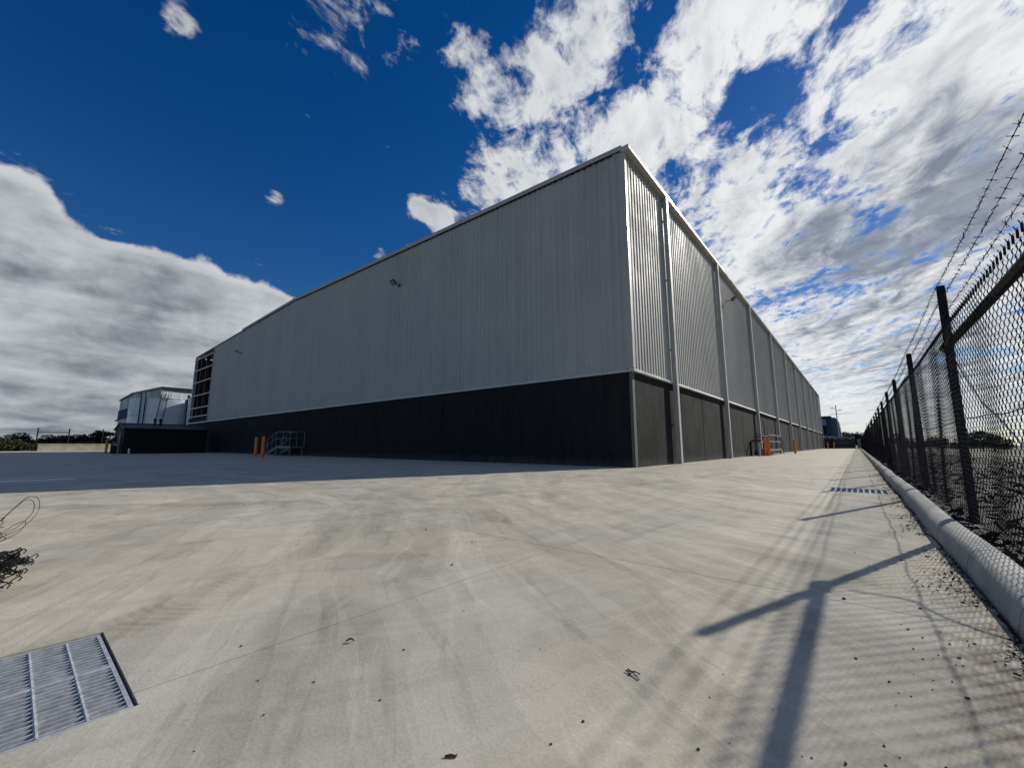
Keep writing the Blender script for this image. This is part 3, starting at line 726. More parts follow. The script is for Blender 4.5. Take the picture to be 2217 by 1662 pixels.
for s0, o_ in ((-0.6, 0.2), (0.15, 0.2), (0.9, 0.2), (0.9, -1.2), (2.2, -1.2), (3.6, -1.2)): pl.tube([on_t(s0, o_, th_), on_t(s0, o_, th_ + 1.2)], 0.05, 6)
pl.build('platform_railing', M_steelwhite, t1)
hb = MB(); p0 = Vector(on_t(0.3, -0.7, th_)); hb.box(p0.x - 0.6, p0.x + 0.6, p0.y - 0.6, p0.y + 0.6, th_, th_ + 0.7); hb.build('hatch', M_steelwhite, t1)

# ------------------------------------------------------------------ neighbouring warehouse with navy band
nb = thing('neighbour_warehouse', 'distant blue grey warehouse with navy band behind the water tanks', 'warehouse')
NX, NY = -124.9, 7.67
MB().extrude([(NX, 0), (NX, 14.8), (-165, 16.6), (-188.5, 16.0), (-188.5, 0)], lambda u_, v_: (u_, NY, v_), lambda u_, v_: (u_, NY + 60, v_)).build('wall', M_ngrey, nb)
MB().box(-188.8, NX + 0.08, NY - 0.15, NY - 0.01, 9.3, 12.5).build('navy_band', M_navy, nb)
MB().box(NX + 0.02, NX + 0.12, NY + 0.05, NY + 60, 8.0, 13.9).build('side_cladding', M_nlight, nb)
MB().extrude([(NX + 0.4, 14.6), (NX + 0.4, 15.15), (-165, 16.95), (-189, 16.35), (-189, 15.9), (-165, 16.5)], lambda u_, v_: (u_, NY - 0.3, v_), lambda u_, v_: (u_, NY + 60, v_)).build('roof', M_shedroof, nb)
MB().box(-191.5, -188.6, NY - 0.4, NY + 3, 9.0, 9.4).build('awning', M_navy, nb)

# ------------------------------------------------------------------ low wall and bare fence frame at the far left
lw = thing('low_wall', 'low pale concrete wall across the far end of the yard', 'wall')
for k in range(4):
    a = -12.4 + k * 3.95; MB().box(-82.2, -81.95, a + 0.01, a + 3.94, -0.16, 0.92).build('wall_panel', M_wallc, lw)
MB().box(-82.25, -81.9, -12.45, 3.4, 0.93, 1.03).build('coping', M_wallc, lw)
ff = thing('bare_fence_frame', 'bare black fence posts and rail standing behind the low wall', 'fence')
for y in (-12.6, -9.55, -6.0): MB().tube([(-82.5, y, -0.1), (-82.5, y, 3.25)], 0.075, 8).build('post', M_black, ff)
MB().tube([(-82.5, -12.6, 2.62), (-82.5, -9.55, 2.62)], 0.06, 8).build('rail', M_black, ff)
for z in (2.8, 3.0): MB().tube([(-82.5, -12.6, z), (-82.5, -9.55, z), (-82.5, -6.0, z)], 0.012, 5).build('wire', M_black, ff)

# ------------------------------------------------------------------ far right: building, pole, stacked goods, bollards
rb = thing('far_building', 'dark two storey building with window bands beyond the warehouse end', 'building')
bx0, bx1, by0, bz = -16.0, 0.6, 150.0, 9.6
MB().box(bx0, bx1, by0, by0 + 14, 0, bz).build('wall', mat('dark blue grey render', (0.05, 0.06, 0.085), 0.6), rb)
MB().extrude([(bx1 + 0.02, 0.0), (bx1 + 2.6, 0.0), (bx1 + 2.0, bz - 1.4), (bx1 + 1.3, bz - 0.15), (bx1 + 0.02, bz - 0.1)], lambda u_, v_: (u_, by0 + 0.4, v_), lambda u_, v_: (u_, by0 + 13, v_)).build('side_wing', mat('slate panels', (0.085, 0.10, 0.13), 0.5), rb)
MB().box(bx0, bx1 + 0.25, by0 - 0.3, by0 + 14, bz + 0.01, bz + 0.35).build('roof', M_shed, rb)
for x in (-5.6, -3.0, -0.5):
    w = MB().box(x - 2.3, x + 0.0, by0 - 0.06, by0 - 0.01, 7.1, 8.9).build('window', M_glassl, rb)
    w = MB().box(x - 2.3, x + 0.0, by0 - 0.06, by0 - 0.01, 2.4, 3.9).build('window', M_glassl, rb)
    w = MB().box(x - 2.3, x + 0.0, by0 - 0.06, by0 - 0.01, 4.2, 6.7).build('window', M_glass, rb)

po = thing('light_pole', 'tall grey light pole with two lamp arms beyond the yard end', 'light pole', (2.4, 148, 0))
MB().tube([(0, 0, 0), (0, 0, 13.2)], [0.24, 0.10], 8).build('pole', M_galv, po)
for s, z in ((-1, 12.0), (1, 11.3)):
    MB().tube([(0, 0, z), (s * 0.9, 0, z + 0.25)], 0.06, 6).build('arm', M_galv, po)
    MB().box(min(s * 0.7, s * 1.3), max(s * 0.7, s * 1.3), -0.2, 0.2, z + 0.2, z + 0.36).build('lamp', M_black, po)
tag(MB().tube([(9.5, 170, 0), (9.5, 170, 8.3)], 0.09, 6).build('thin_mast', M_galv), 'thin bare mast at the far end of the chain link fence', 'mast')

def stack(label, x0, x1, y0, y1, h, m1, m2, layers, grp='stacked goods at the yard end'):
    t = thing('goods_stack', label, 'stack', ((x0 + x1) / 2, y0, 0), 0, grp); w = (x1 - x0) / 2
    for k in range(layers):
        z0 = h * k / layers; j = rnd.uniform(-0.1, 0.1)
        MB().box(-w + j, w + j, 0, y1 - y0, z0 + 0.08, h * (k + 1) / layers - 0.02).build('pack', m1, t)
        for xx in (-w * 0.7, w * 0.7): MB().box(xx - 0.1, xx + 0.1, 0, y1 - y0, z0 + 0.0, z0 + 0.078).build('bearer', M_inner, t)
    if m2:
        m = MB(); nseg = 8; top = []; bot = []
        for k in range(nseg + 1):
            x = -w - 0.08 + (2 * w + 0.16) * k / nseg
            top.append((x, -0.12, h + 0.08 + 0.12 * math.sin(k * 1.7))); bot.append((x, -0.14, h - 0.45 - 0.2 * math.sin(k * 2.3)))
        back = [(p[0], y1 - y0 + 0.1, p[2]) for p in top]
        m.strip(bot, top); m.strip(top, back); m.build('cover_sheet', m2, t)
    return t
stack('dark goods stack under a blue grey sheet, left of three at the yard end', -0.4, 1.9, 116.0, 121.0, 2.8, M_stack, M_tarp, 3)
stack('wide dark goods stack under a pale sheet at the yard end', 2.1, 6.1, 113.5, 120.0, 2.75, M_stack, M_tarp, 2)
stack('white wrapped pallet stack against the far end of the fence', 6.5, 7.7, 117.5, 120.0, 2.3, M_white, None, 3)
stack('low white wrapped pallet behind the goods at the yard end', 0.2, 1.7, 128.5, 131.0, 3.3, M_white, None, 2)
bollard('orange bollard at the far yard end, left of the two by the stacks', 1.74, 93.0, 'orange bollards')
bollard('orange bollard at the far yard end, right of the two by the stacks', 2.72, 94.0, 'orange bollards')
struct(MB().box(-40, 8.5, 111.2, 160, -0.16, -0.008).build('far_yard', mat('dark asphalt', (0.045, 0.045, 0.047), 0.85, 0, 0.2, 1)))

# ------------------------------------------------------------------ trees
def crown_mesh(name, seed, w, h, z0, n, m, size, flat=1.0):
    rs = np.random.RandomState(seed)
    nb_ = 26
    a = rs.rand(nb_) * 2 * np.pi; rr = np.sqrt(rs.rand(nb_)) * w * 0.75
    cc = np.stack([np.cos(a) * rr, np.sin(a) * rr, z0 + h * (0.15 + 0.75 * rs.rand(nb_) * (1 - (rr / w) ** 2 * 0.7))], 1)
    br = (0.22 + 0.25 * rs.rand(nb_)) * w
    k = rs.randint(0, nb_, n); d = rs.randn(n, 3); d /= np.linalg.norm(d, axis=1, keepdims=True)
    p = cc[k] + d * (br[k] * (0.55 + 0.5 * rs.rand(n)))[:, None] * np.array([1, 1, 0.62 * flat])
    u = rs.randn(n, 3); u /= np.linalg.norm(u, axis=1, keepdims=True)
    v = np.cross(u, rs.randn(n, 3)); v /= np.linalg.norm(v, axis=1, keepdims=True)
    s = size * (0.6 + 0.8 * rs.rand(n))[:, None]
    V_ = np.stack([p - u * s, p + v * s * 0.5, p + u * s, p - v * s * 0.5], 1).reshape(-1, 3)
    return np_mesh(name, V_, np.arange(4 * n).reshape(-1, 4), m)
def trunk_mesh(seed, h, w):
    r_ = random.Random(seed); m = MB()
    m.tube([(0, 0, -0.3), (0.05, 0.03, h * 0.3), (r_.uniform(-.2, .2), 0.1, h * 0.55), (r_.uniform(-.3, .3), 0, h * 0.85)], [0.18, 0.14, 0.10, 0.03], 7)
    for k in range(5):
        a = k * 1.3 + r_.random(); m.tube([(0.03, 0.03, h * (0.3 + 0.08 * k)), (math.cos(a) * w * 0.4, math.sin(a) * w * 0.4, h * (0.5 + 0.08 * k)), (math.cos(a) * w * 0.7, math.sin(a) * w * 0.7, h * (0.62 + 0.07 * k))], [0.08, 0.05, 0.015], 5)
    return m.mesh('trunk', M_bark)
PROTO = []
for i, (w, h, z0, fl) in enumerate([(2.9, 3.6, 0.6, 1.0), (2.3, 3.0, 1.6, 0.9), (3.4, 2.6, 0.5, 0.85), (2.6, 1.6, 3.2, 0.6), (1.2, 4.2, 0.6, 1.3)]):
    PROTO.append((crown_mesh('crown', 11 + i, w, h, z0, 2600, M_leaf, 0.16, fl), trunk_mesh(i, z0 + h * 0.8, w)))
SHRUB = [(crown_mesh('crown', 31 + i, 1.5, 1.5, 0.0, 1800, M_leaf2, 0.10, 0.9), trunk_mesh(9 + i, 1.2, 1.2)) for i in range(2)]
def tree(label, x, y, k, s, group, shrub=False, cat='tree'):
    c_, t_ = (SHRUB if shrub else PROTO)[k]
    o = thing('shrub' if shrub else 'tree', label, cat, (x, y, -0.17), rnd.random() * 6.28, group); o.scale = (s * rnd.uniform(.92, 1.1), s * rnd.uniform(.92, 1.1), s * rnd.uniform(.92, 1.08))
    link('crown', c_, o); link('trunk', t_, o); return o
LT = 'dark distant tree in the row behind the low wall'
for i, px_ in enumerate(np.linspace(-40, 262, 24)):
    dep = 100 + 14 * rnd.random(); fx = -0.63 * 890.07; 
    # a row across the far end of the site, roughly square to the yard
    x = -172.0 + (px_ + 40) / 302 * 27 + rnd.uniform(-6, 6); y = -20.0 + (px_ + 40) / 302 * 24 + rnd.uniform(-0.5, 0.5)
    tree(LT, x, y, rnd.choice((0, 1, 2)), rnd.uniform(0.72, 0.98), 'trees behind the low wall')
tree('flat topped umbrella shaped tree rising above the row near the black shed', -148.5, 0.4, 3, 1.02, 'trees behind the low wall')
tree('slim pointed tree rising above the row behind the low wall', -152.8, -2.7, 4, 1.0, 'trees behind the low wall')
for i in range(10):
    tree('olive shrub in the bank left of the low wall', -93 + rnd.uniform(-6, 5), -19.5 + i * 0.62 + rnd.uniform(-.2, .2), rnd.choice((0, 1)), rnd.uniform(1.0, 1.7), 'shrubs left of the low wall', True, 'shrub')
for i in range(9):
    tree('dark shrub growing along the back of the low wall', -88 + rnd.uniform(-3, 1.5), -12 + i * 1.6, rnd.choice((0, 1)), rnd.uniform(0.7, 1.15), 'shrubs behind the low wall', True, 'shrub')
RT = 'dark distant tree beyond the yard end, %s of the clump'
for (x, y, k, s), wh_ in zip(((3.2, 176, 1, 1.35), (5.4, 182, 0, 1.55), (7.2, 180, 2, 1.45), (8.6, 186, 0, 1.25), (10.5, 184, 2, 1.2)), ('leftmost', 'second from left', 'middle one', 'second from right', 'rightmost')): tree(RT % wh_, x, y, k, s, 'trees beyond the yard end')
FT = 'dark distant tree in the line across the paddock behind the fence'
for i in range(17):
    x = 12.5 + i * 2.6 + rnd.uniform(-1, 1); y = 92 + i * 1.5 + rnd.uniform(-4, 4)
    tree(FT, x, y, rnd.choice((0, 2, 2, 1)), rnd.uniform(0.62, 0.95) if i not in (6, 7) else 0.4, 'trees across the paddock')

# far houses above the tree row on the left
fh = thing('white_house', 'small distant white house at the far left horizon', 'house', (-210, -29.5, 0))
MB().box(-4, 4, -4, 5, 0, 4.6).build('wall', M_steelwhite, fh)
MB().extrude([(-4.6, 4.6), (5.6, 4.6), (5.6, 4.9), (0.5, 6.0), (-4.6, 4.9)], lambda u_, v_: (-4.6, u_, v_), lambda u_, v_: (4.8, u_, v_)).build('roof', M_nlight, fh)
for y in (-2.5, 0.5, 3.2): MB().box(4.0, 4.05, y - 0.6, y + 0.6, 2.0, 3.6).build('window', M_glass, fh)

STONES = [(6.27,-10.56), (6.23,-11.85), (6.25,-6.44), (6.51,-11.14), (6.53,-10.62), (6.68,-10.37), (6.28,-12.62), (6.46,-12.14), (6.57,-12.08), (6.58,-12.22), (6.46,-12.37), (6.50,-12.21), (6.48,-12.46), (6.51,-12.43), (6.53,-12.38), (6.69,-11.95), (6.73,-11.06), (6.48,-12.72), (6.54,-12.61), (6.44,-12.63), (6.39,-12.82), (6.42,-12.82), (6.49,-12.64), (5.91,-13.25), (5.91,-13.07), (6.08,-13.19), (5.95,-13.52), (6.01,-13.44), (6.17,-13.37), (6.19,-13.36), (6.26,-13.33), (6.34,-13.18), (6.34,-13.27), (6.37,-13.21), (6.61,-12.58), (6.69,-12.31), (6.72,-12.23), (6.66,-12.15), (6.07,-12.59), (5.98,-7.88), (6.59,-12.36), (6.57,-12.44), (6.59,-12.43), (6.71,-11.38), (6.52,-11.94), (6.44,-12.09), (6.47,-11.82), (6.53,-11.77), (1.23,-12.52), (2.96,-13.41), (4.13,-12.77), (4.15,-13.76), (4.87,-13.70), (4.77,-13.27), (5.23,-13.41), (5.29,-13.34), (3.03,-12.12), (3.77,-10.40), (3.62,-12.24), (3.75,-12.20), (4.03,-13.96), (4.33,-14.11), (4.66,-14.16), (4.88,-14.22), (4.90,-14.40), (4.82,-14.04), (5.09,-13.95), (5.63,-13.76), (5.65,-13.62)]

# ------------------------------------------------------------------ chain link fence
FX = 7.16
fe = thing('chain_link_fence', 'black chain link security fence with barbed wire along the kerb', 'fence')
posts = [-12.0, -8.62, -5.2, -1.7, 1.65] + [4.95 + 3.3 * i for i in range(35)]
pm = MB(); pm.tube([(0, 0, -0.15), (0, 0, 2.40), (0, 0, 2.425), (0, 0, 2.43)], [0.036, 0.036, 0.033, 0.015], 14)
pmesh = pm.mesh('post', M_black, True)
for i, y in enumerate(posts):
    o = link('post', pmesh, fe); o.location = (FX + 0.03, y, 0); o.rotation_euler = (R(rnd.uniform(-.5, .5)), R(rnd.uniform(-.5, .5)), 0)
    if i <= 1: o.scale.z = 1.035
    if i > 1: o.scale.z = 0.975 + rnd.uniform(-.01, .01)
MB().tube([(FX + 0.03, -13.5, 1.845), (FX + 0.03, -8.62, 1.845)], 0.034, 14).build('top_rail', M_black, fe, True)
MB().tube([(FX + 0.03, -8.70, 1.845), (FX + 0.03, -8.54, 1.845)], 0.050, 14).build('rail_clamp', M_black, fe, True)
def spirals(y0, y1, w, h, amp_x, spp, r, n, ztop, zbot):
    ys_ = np.arange(y0, y1, w / 2); K = int(round((ztop - zbot) / h * spp)) + 1
    ph = np.linspace(0, 2 * np.pi * (K - 1) / spp, K)[None, :] + (np.arange(len(ys_)) % 2)[:, None] * np.pi
    z = np.linspace(zbot, ztop, K)[None, :] + 0 * ph
    s = np.sin(ph + np.pi / 2)
    tri = np.arcsin(np.clip(s, -1, 1)) * 2 / np.pi
    y = ys_[:, None] + (w / 4 + r * 0.9) * (0.45 * s + 0.55 * tri)
    sag = 0.012 * np.sin(ys_[:, None] * 1.9 + z * 2.2) + 0.008 * np.sin(ys_[:, None] * 5.1 + z)
    y = y + 0.006 * np.sin(z * 3.1 + ys_[:, None] * 0.8)
    z = z + 0.010 * np.sin(ys_[:, None] * 1.3) + 0.004 * np.sin(ys_[:, None] * 7)
    x = FX - amp_x * np.cos(ph + np.pi / 2) + sag
    return np_tubes(np.stack([x, y, z], -1), r, n)
for nm, args in (('mesh_near', (-13.4, 1.5, 0.088, 0.088, 0.006, 8, 0.0024, 4, 1.985, 0.085)), ('mesh_middle', (1.5, 34, 0.088, 0.088, 0.006, 4, 0.0030, 3, 1.985, 0.085)), ('mesh_far', (34, 117, 0.20, 0.20, 0.008, 2, 0.007, 3, 1.985, 0.085))):
    v_, f_ = spirals(*args); stuff(link('wire_mesh', np_mesh('wire_mesh', v_, f_, M_black), fe))
# twisted cut ends along the top
kn = MB()
for i, y in enumerate(np.arange(-13.4, 12, 0.088)):
    z = 1.985 + 0.010 * math.sin(y * 1.3); yy = y + 0.022
    kn.tube([(FX, yy, z - 0.015), (FX + 0.003, yy + 0.003, z + 0.034)], 0.0066, 4)
    kn.tube([(FX, yy, z + 0.030), (FX - 0.012, yy - 0.014, z + 0.050)], 0.003, 3)
    kn.tube([(FX, yy, z + 0.030), (FX + 0.010, yy + 0.016, z + 0.050)], 0.003, 3)
stuff(kn.build('twisted_ends', M_black, fe))
# line wires woven through the mesh
for z, ya in ((1.86, -8.6), (1.05, -13.5), (0.13, -13.5)):
    m = MB(); m.tube([(FX + 0.008 * math.sin(t * 9.0), t, z + 0.012 * math.sin(t * 1.9) + 0.006 * math.sin(t * 6.7)) for t in np.arange(ya, 20 if z < 1.5 else 117, 0.22 if z < 1.5 else 0.5)], 0.0042, 5)
    m.build('line_wire', M_black, fe)
# three strands of barbed wire
for z in (2.46, 2.29, 2.12):
    m = MB(); yv = np.arange(-13.5, 117, 0.30); path = []
    for t in yv:
        k = max(i for i, p in enumerate(posts) if p <= max(t, -12.0)); p0 = posts[k]; p1 = posts[min(k + 1, len(posts) - 1)]
        f = (t - p0) / max(0.1, p1 - p0); path.append((FX - 0.004, t, (z if t < -8.6 else z * (1.0 - 0.055 * min(1.0, (t + 8.6) / 7.0))) - 0.022 * 4 * f * (1 - f) * (0 <= f <= 1)))
    m.tube(path, 0.0018, 5)
    path2 = [(p[0] + 0.004 * math.sin(i * 2.4), p[1], p[2] + 0.004 * math.cos(i * 2.4)) for i, p in enumerate(path)]
    m.tube(path2, 0.0011, 4)
    zz = np.array([p[2] for p in path])
    y = -13.4
    while y < 40:
        zc = float(np.interp(y, yv, zz)); xx = FX - 0.004
        m.tube([(xx, y - 0.010, zc), (xx, y + 0.010, zc)], 0.0042, 5)
        for k in range(2):
            a = rnd.random() * 3.14 + k * 1.57; d = Vector((math.cos(a), rnd.uniform(-.5, .5), math.sin(a))) * 0.024
            m.tube([(xx - d.x, y - d.y, zc - d.z), (xx + d.x, y + d.y, zc + d.z)], 0.0019, 3)
        y += 0.115 * rnd.uniform(0.9, 1.1)
    m.build('barbed_strand', M_black, fe)
# white strip painting the sun glint along a slanting brace wire
tp = MB(); pts = [(-8.95, 1.62), (-9.1, 1.53), (-9.27, 1.42), (-9.48, 1.29), (-9.71, 1.16), (-9.95, 1.08), (-10.17, 1.00), (-10.4, 0.90), (-10.62, 0.80), (-10.9, 0.66)]
for i in range(len(pts) - 1):
    (a, za), (b, zb) = pts[i], pts[i + 1]
    tp.add([(FX + 0.03, a, za), (FX + 0.03, b, zb), (FX + 0.034, b, zb + 0.014), (FX + 0.034, a, za + 0.014)], [(0, 1, 2, 3)])
    tp.add([(FX + 0.033, a, za), (FX + 0.033, b, zb), (FX + 0.037, b, zb + 0.014), (FX + 0.037, a, za + 0.014)], [(3, 2, 1, 0)])
tag(tp.build('wire_glint', M_glint), 'thin white strip painted as sun glint on a slanting brace wire of the chain link fence', 'tape')
# litter in the bed behind the fence
m = MB()
for k in range(5): m.tube([(7.5 + k * 0.06, -9.2 + 0.05 * math.sin(k * 2), 0.12), (7.53 + k * 0.06, -9.12, 0.15), (7.56 + k * 0.06, -9.2, 0.12)], 0.012, 5)
tag(m.build('blue_plastic_scrap', M_blue), 'crumpled blue plastic scrap in the mulch behind the fence', 'litter')

# ------------------------------------------------------------------ drain grates
def grate(label, x0, x1, y0, y1, nb_, ny_rods, bar_w, group, two=False, pit_z=-0.155):
    t = thing('drain_grate', label, 'drain grate', (0, 0, 0), 0, group)
    fr = MB(); e = 0.012
    fr.box(x0, x0 + e, y0, y1, -0.05, -0.004); fr.box(x1 - e, x1, y0, y1, -0.05, -0.004)
    fr.box(x0 + e, x1 - e, y1 - e, y1, -0.05, -0.005); fr.box(x0 + e, x1 - e, y0, y0 + e, -0.05, -0.005)
    fr.build('frame', M_grate, t)
    pitch = (x1 - x0) / nb_
    bm_ = MB().box(-bar_w / 2, bar_w / 2, y0 + e, y1 - e, -0.030, -0.006).mesh('bearing_bar', M_grate)
    for k in range(1, nb_):
        o = link('bearing_bar', bm_, t); o.location.x = x0 + k * pitch
    rods = MB()
    rp = [(x0 + e + (x1 - x0 - 2 * e) * k / 60.0, 0.0, 0.002 * math.sin(k * 1.9) - 0.009) for k in range(61)]
    rods.tube(rp, 0.0055, 5); rm = rods.mesh('cross_rod', M_grate)
    for k in range(ny_rods):
        o = link('cross_rod', rm, t); o.location.y = y1 - (k + 1) * (y1 - y0) / (ny_rods + 1)
    if two:
        xm_ = (x0 + x1) / 2; MB().box(xm_ - 0.012, xm_ + 0.012, y0 + e, y1 - e, -0.05, -0.0045).build('centre_bar', M_grate, t)
    return t
grate('large galvanised steel drain grate at the near left of the concrete', 3.715, 4.505, -16.1, -14.465, 26, 15, 0.0060, 'galvanised drain grates', True)
grate('small galvanised drain grate beside the kerb farther down the lane', 5.89, 6.71, -5.21, -4.37, 10, 6, 0.030, 'galvanised drain grates')
M_silt = mat('grey silt and leaves', (0.045, 0.046, 0.042), 0.9, 0, 0.35, 7, 0.4, 40, var2=0.3)
struct(MB().box(3.55, 4.65, -16.3, -14.30, -0.168, -0.150).build('drain_pit', M_silt))
struct(MB().box(5.8, 6.8, -5.3, -4.2, -0.165, -0.06).build('drain_pit', M_kerb))
sl = MB()
for k in range(160):
    x, y = rnd.uniform(3.74, 4.48), rnd.uniform(-16.0, -14.5)
    s = rnd.uniform(0.006, 0.02); sl.tube([(x, y, -0.145), (x + s, y + s * rnd.uniform(-1, 1), -0.138)], s * 0.4, 4)
stuff(tag(sl.build('drain_litter', M_brown), 'brown leaf litter lying under the near drain grate', 'litter'))

# ------------------------------------------------------------------ loose wire and mesh offcut at the left edge
def crom(P_, k=6):
    P_ = [Vector(p) for p in P_]; out = []
    for i in range(len(P_) - 1):
        a, b, c, d = P_[max(i-1, 0)], P_[i], P_[i+1], P_[min(i+2, len(P_)-1)]
        for j in range(k):
            t = j / k; out.append(0.5 * (2*b + (c - a)*t + (2*a - 5*b + 4*c - d)*t*t + (3*b - a - 3*c + d)*t**3))
    return out + [P_[-1]]
cw = MB()
for k in range(9):
    a0 = rnd.uniform(0, 6); rr = rnd.uniform(0.20, 0.34); cx_, cy_ = 0.55 + rnd.uniform(-.2, .25), -14.98 + rnd.uniform(-.05, .05)
    tl = rnd.uniform(0.15, 0.6); pts_ = []
    for q_ in range(30):
        a = a0 + q_ * 0.235; pts_.append((cx_ + rr * math.cos(a), cy_ + 0.75 * rr * math.sin(a), 0.012 + max(0, (math.sin(a + k) * 0.5 + 0.5)) * tl * rr * 1.2))
    cw.tube(crom(pts_, 3), 0.0025, 5)
lp = [(0.75, -14.95, 0.02), (0.50, -14.83, 0.12), (0.35, -14.72, 0.26), (0.25, -14.66, 0.325), (0.18, -14.62, 0.33), (0.10, -14.58, 0.30), (0.06, -14.56, 0.22), (0.10, -14.58, 0.14), (0.25, -14.66, 0.05), (0.5, -14.8, 0.01)]
cw.tube(crom(lp), 0.0027, 6); cw.tube(crom([(p[0] + 0.10 - 0.012 * i, p[1] - 0.006 * i, p[2] * 0.93) for i, p in enumerate(lp)]), 0.0027, 6)
lp2 = [(0.9, -14.9, 0.01), (0.62, -14.78, 0.07), (0.48, -14.70, 0.12), (0.40, -14.66, 0.13), (0.36, -14.64, 0.10), (0.45, -14.68, 0.04), (0.8, -14.8, 0.012)]
cw.tube(crom(lp2), 0.0026, 6)
tag(cw.build('wire_coil', M_wire, None, True), 'tangled loose coil of thin dark wire at the left edge', 'wire coil')
ys0 = []; paths = []
for k in range(44):
    x = 1.88 + 0.62 * (k % 22) / 21 + nrs.uniform(-.01, .01); lay = k // 22
    ph = np.linspace(0, 60, 150) + k; tt = np.linspace(0, 1, 150)
    yend = -14.64 - 0.05 * nrs.rand() - 0.10 * abs((k % 22) / 21 - 0.35) - 0.05 * lay
    y = yend - tt * 0.75
    hz_ = 0.03 + lay * 0.055 + 0.05 * np.sin(math.pi * (k % 22) / 21) * (1 - 0.2 * tt)
    paths.append(np.stack([x + 0.026 * np.sin(ph), y + 0.012 * np.cos(2 * ph), hz_ + 0.018 * np.cos(ph)], -1))
v_, f_ = np_tubes(np.array(paths), 0.0034, 5)
mo = thing('mesh_offcut', 'bundled black chain link mesh offcut at the left edge', 'mesh bundle')
link('wire_bundle', np_mesh('wire_bundle', v_, f_, M_black), mo)
ee = MB()
for k in range(44):
    p = paths[k][0]; ee.tube([p, p + np.array([0.004, 0.02, 0.014]), p + np.array([0.012, 0.030, 0.004]), p + np.array([0.014, 0.018, -0.012])], 0.0036, 6)
stuff(ee.build('hooked_ends', M_black, mo))

# ------------------------------------------------------------------ stones and scraps on the concrete
def rock(seed):
    r_ = random.Random(seed); import bmesh
    b = bmesh.new(); bmesh.ops.create_icosphere(b, subdivisions=1, radius=1.0)
    for v in b.verts: v.co *= r_.uniform(0.65, 1.15); v.co.z *= 0.65
    me = bpy.data.meshes.new('stone'); b.to_mesh(me); b.free(); me.materials.append(M_brown if seed in (1, 4) else M_stone); return me
rocks = [rock(i) for i in range(6)]
def stone(x, y, s, label, grp):
    o = tag(link('stone', rocks[rnd.randrange(6)]), label, 'stone', grp)
    o.location = (x, y, s * 0.45); o.rotation_euler = (0, 0, rnd.random() * 6); o.scale = (s * rnd.uniform(.7, 1.4), s * rnd.uniform(.7, 1.3), s * rnd.uniform(.7, 1.1))
for i, (x, y) in enumerate(STONES):
    near = math.hypot(x - 6.36, y + 14.81)
    s = (0.0048 if near < 3 else 0.0075) * rnd.choice((0.5, 0.7, 0.9, 1.0, 1.3)) * (1.6 if i == 1 else 1)
    if x > 5.3: stone(x, y, s, 'small dark stone on the concrete under the fence shadow', 'stones in the fence shadow')
    else: stone(x, y, s, 'small dark stone on the open sunlit concrete', 'stones on the open concrete')
for i in range(90):
    x = 6.80 - abs(rnd.gauss(0, 0.28)); y = -14.3 + rnd.random() ** 1.4 * 11
    stone(x, y, rnd.uniform(0.003, 0.006), 'small dark stone on the concrete under the fence shadow', 'stones in the fence shadow')
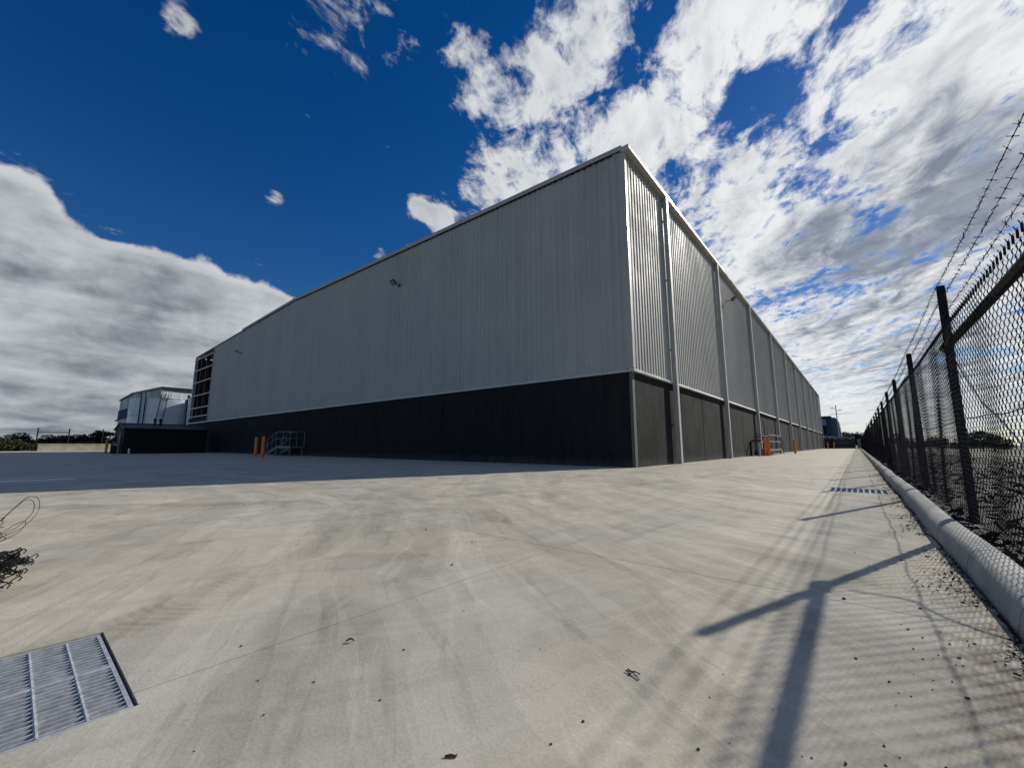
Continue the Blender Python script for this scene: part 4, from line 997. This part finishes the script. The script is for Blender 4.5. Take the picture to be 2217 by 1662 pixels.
# crumbs of soil and bark against the kerb foot
n = 2600
yy = -14.2 + nrs.rand(n) ** 1.5 * 16; cl = (np.sin(yy * 2.7) + np.sin(yy * 6.1 + 1) + 1.2).clip(0.08)
xx = 6.815 - np.abs(nrs.randn(n)) * 0.045 * cl
c0 = np.stack([xx, yy, 0.003 + nrs.rand(n) * 0.006], 1)
u = nrs.randn(n, 3) * [1, 1, .25]; u /= np.linalg.norm(u, axis=1, keepdims=True); w = np.cross(u, nrs.randn(n, 3)); w /= np.linalg.norm(w, axis=1, keepdims=True)
L = 0.003 + nrs.rand(n, 1) ** 2 * 0.014; W = 0.002 + nrs.rand(n, 1) * 0.004
vv = np.stack([c0 - u*L, c0 + w*W, c0 + u*L, c0 - w*W, c0 + [0, 0, .006]], 1).reshape(-1, 3)
i5 = np.arange(n) * 5
tri = np.concatenate([np.stack([i5 + a, i5 + b, i5 + 4], 1) for a, b in ((0, 1), (1, 2), (2, 3), (3, 0))])
stuff(tag(link('soil_crumbs', np_mesh('soil_crumbs', vv, tri, M_mulch)), 'dark soil and bark crumbs washed against the kerb foot', 'soil'))
# curled dead leaf, wire scrap, brown stick
lf = MB(); lv = []
for i in range(7):
    t = i / 6; w_ = 0.017 * math.sin(math.pi * (0.1 + 0.85 * t)); lv += [(t * 0.07, -w_, 0.018 * math.sin(t * 3) + 0.010), (t * 0.07, 0, 0.018 * math.sin(t * 3) + 0.003), (t * 0.07, w_, 0.018 * math.sin(t * 3) + 0.014)]
lf.add(lv, [f for i in range(6) for f in ((i*3, i*3+3, i*3+4, i*3+1), (i*3+1, i*3+4, i*3+5, i*3+2))])
o = tag(lf.build('dead_leaf', M_brown), 'curled dead brown leaf on the concrete right of the joint', 'leaf'); o.location = (4.63, -13.82, 0); o.rotation_euler.z = 0.9; o.scale = (.5, .5, .5)
ws = MB(); ws.tube([(-0.05, 0.035, 0.004), (0.0, 0.0, 0.012), (0.05, -0.035, 0.005)], 0.0035, 5); ws.tube([(-0.05, 0.0, 0.006), (0.0, 0.005, 0.016), (0.03, 0.03, 0.004)], 0.003, 5)
ws.tube([(-0.02, -0.02, 0.004), (0.01, 0.01, 0.02)], 0.003, 5)
o = tag(ws.build('barb_scrap', M_wire), 'short scrap of barbed wire lying on the concrete', 'wire scrap'); o.location = (5.66, -13.28, 0); o.scale = (.62, .62, .62)
sk = MB(); sk.tube([(-0.03, -0.006, 0.006), (0.0, 0.002, 0.009), (0.03, 0.0, 0.007), (0.036, 0.012, 0.010)], [0.005, 0.007, 0.006, 0.003], 6)
o = tag(sk.build('brown_twig', M_brown, None, True), 'short brown twig on the concrete near the bottom edge', 'twig'); o.location = (5.45, -13.97, 0); o.rotation_euler.z = 0.6; o.scale = (.5, .5, .5)
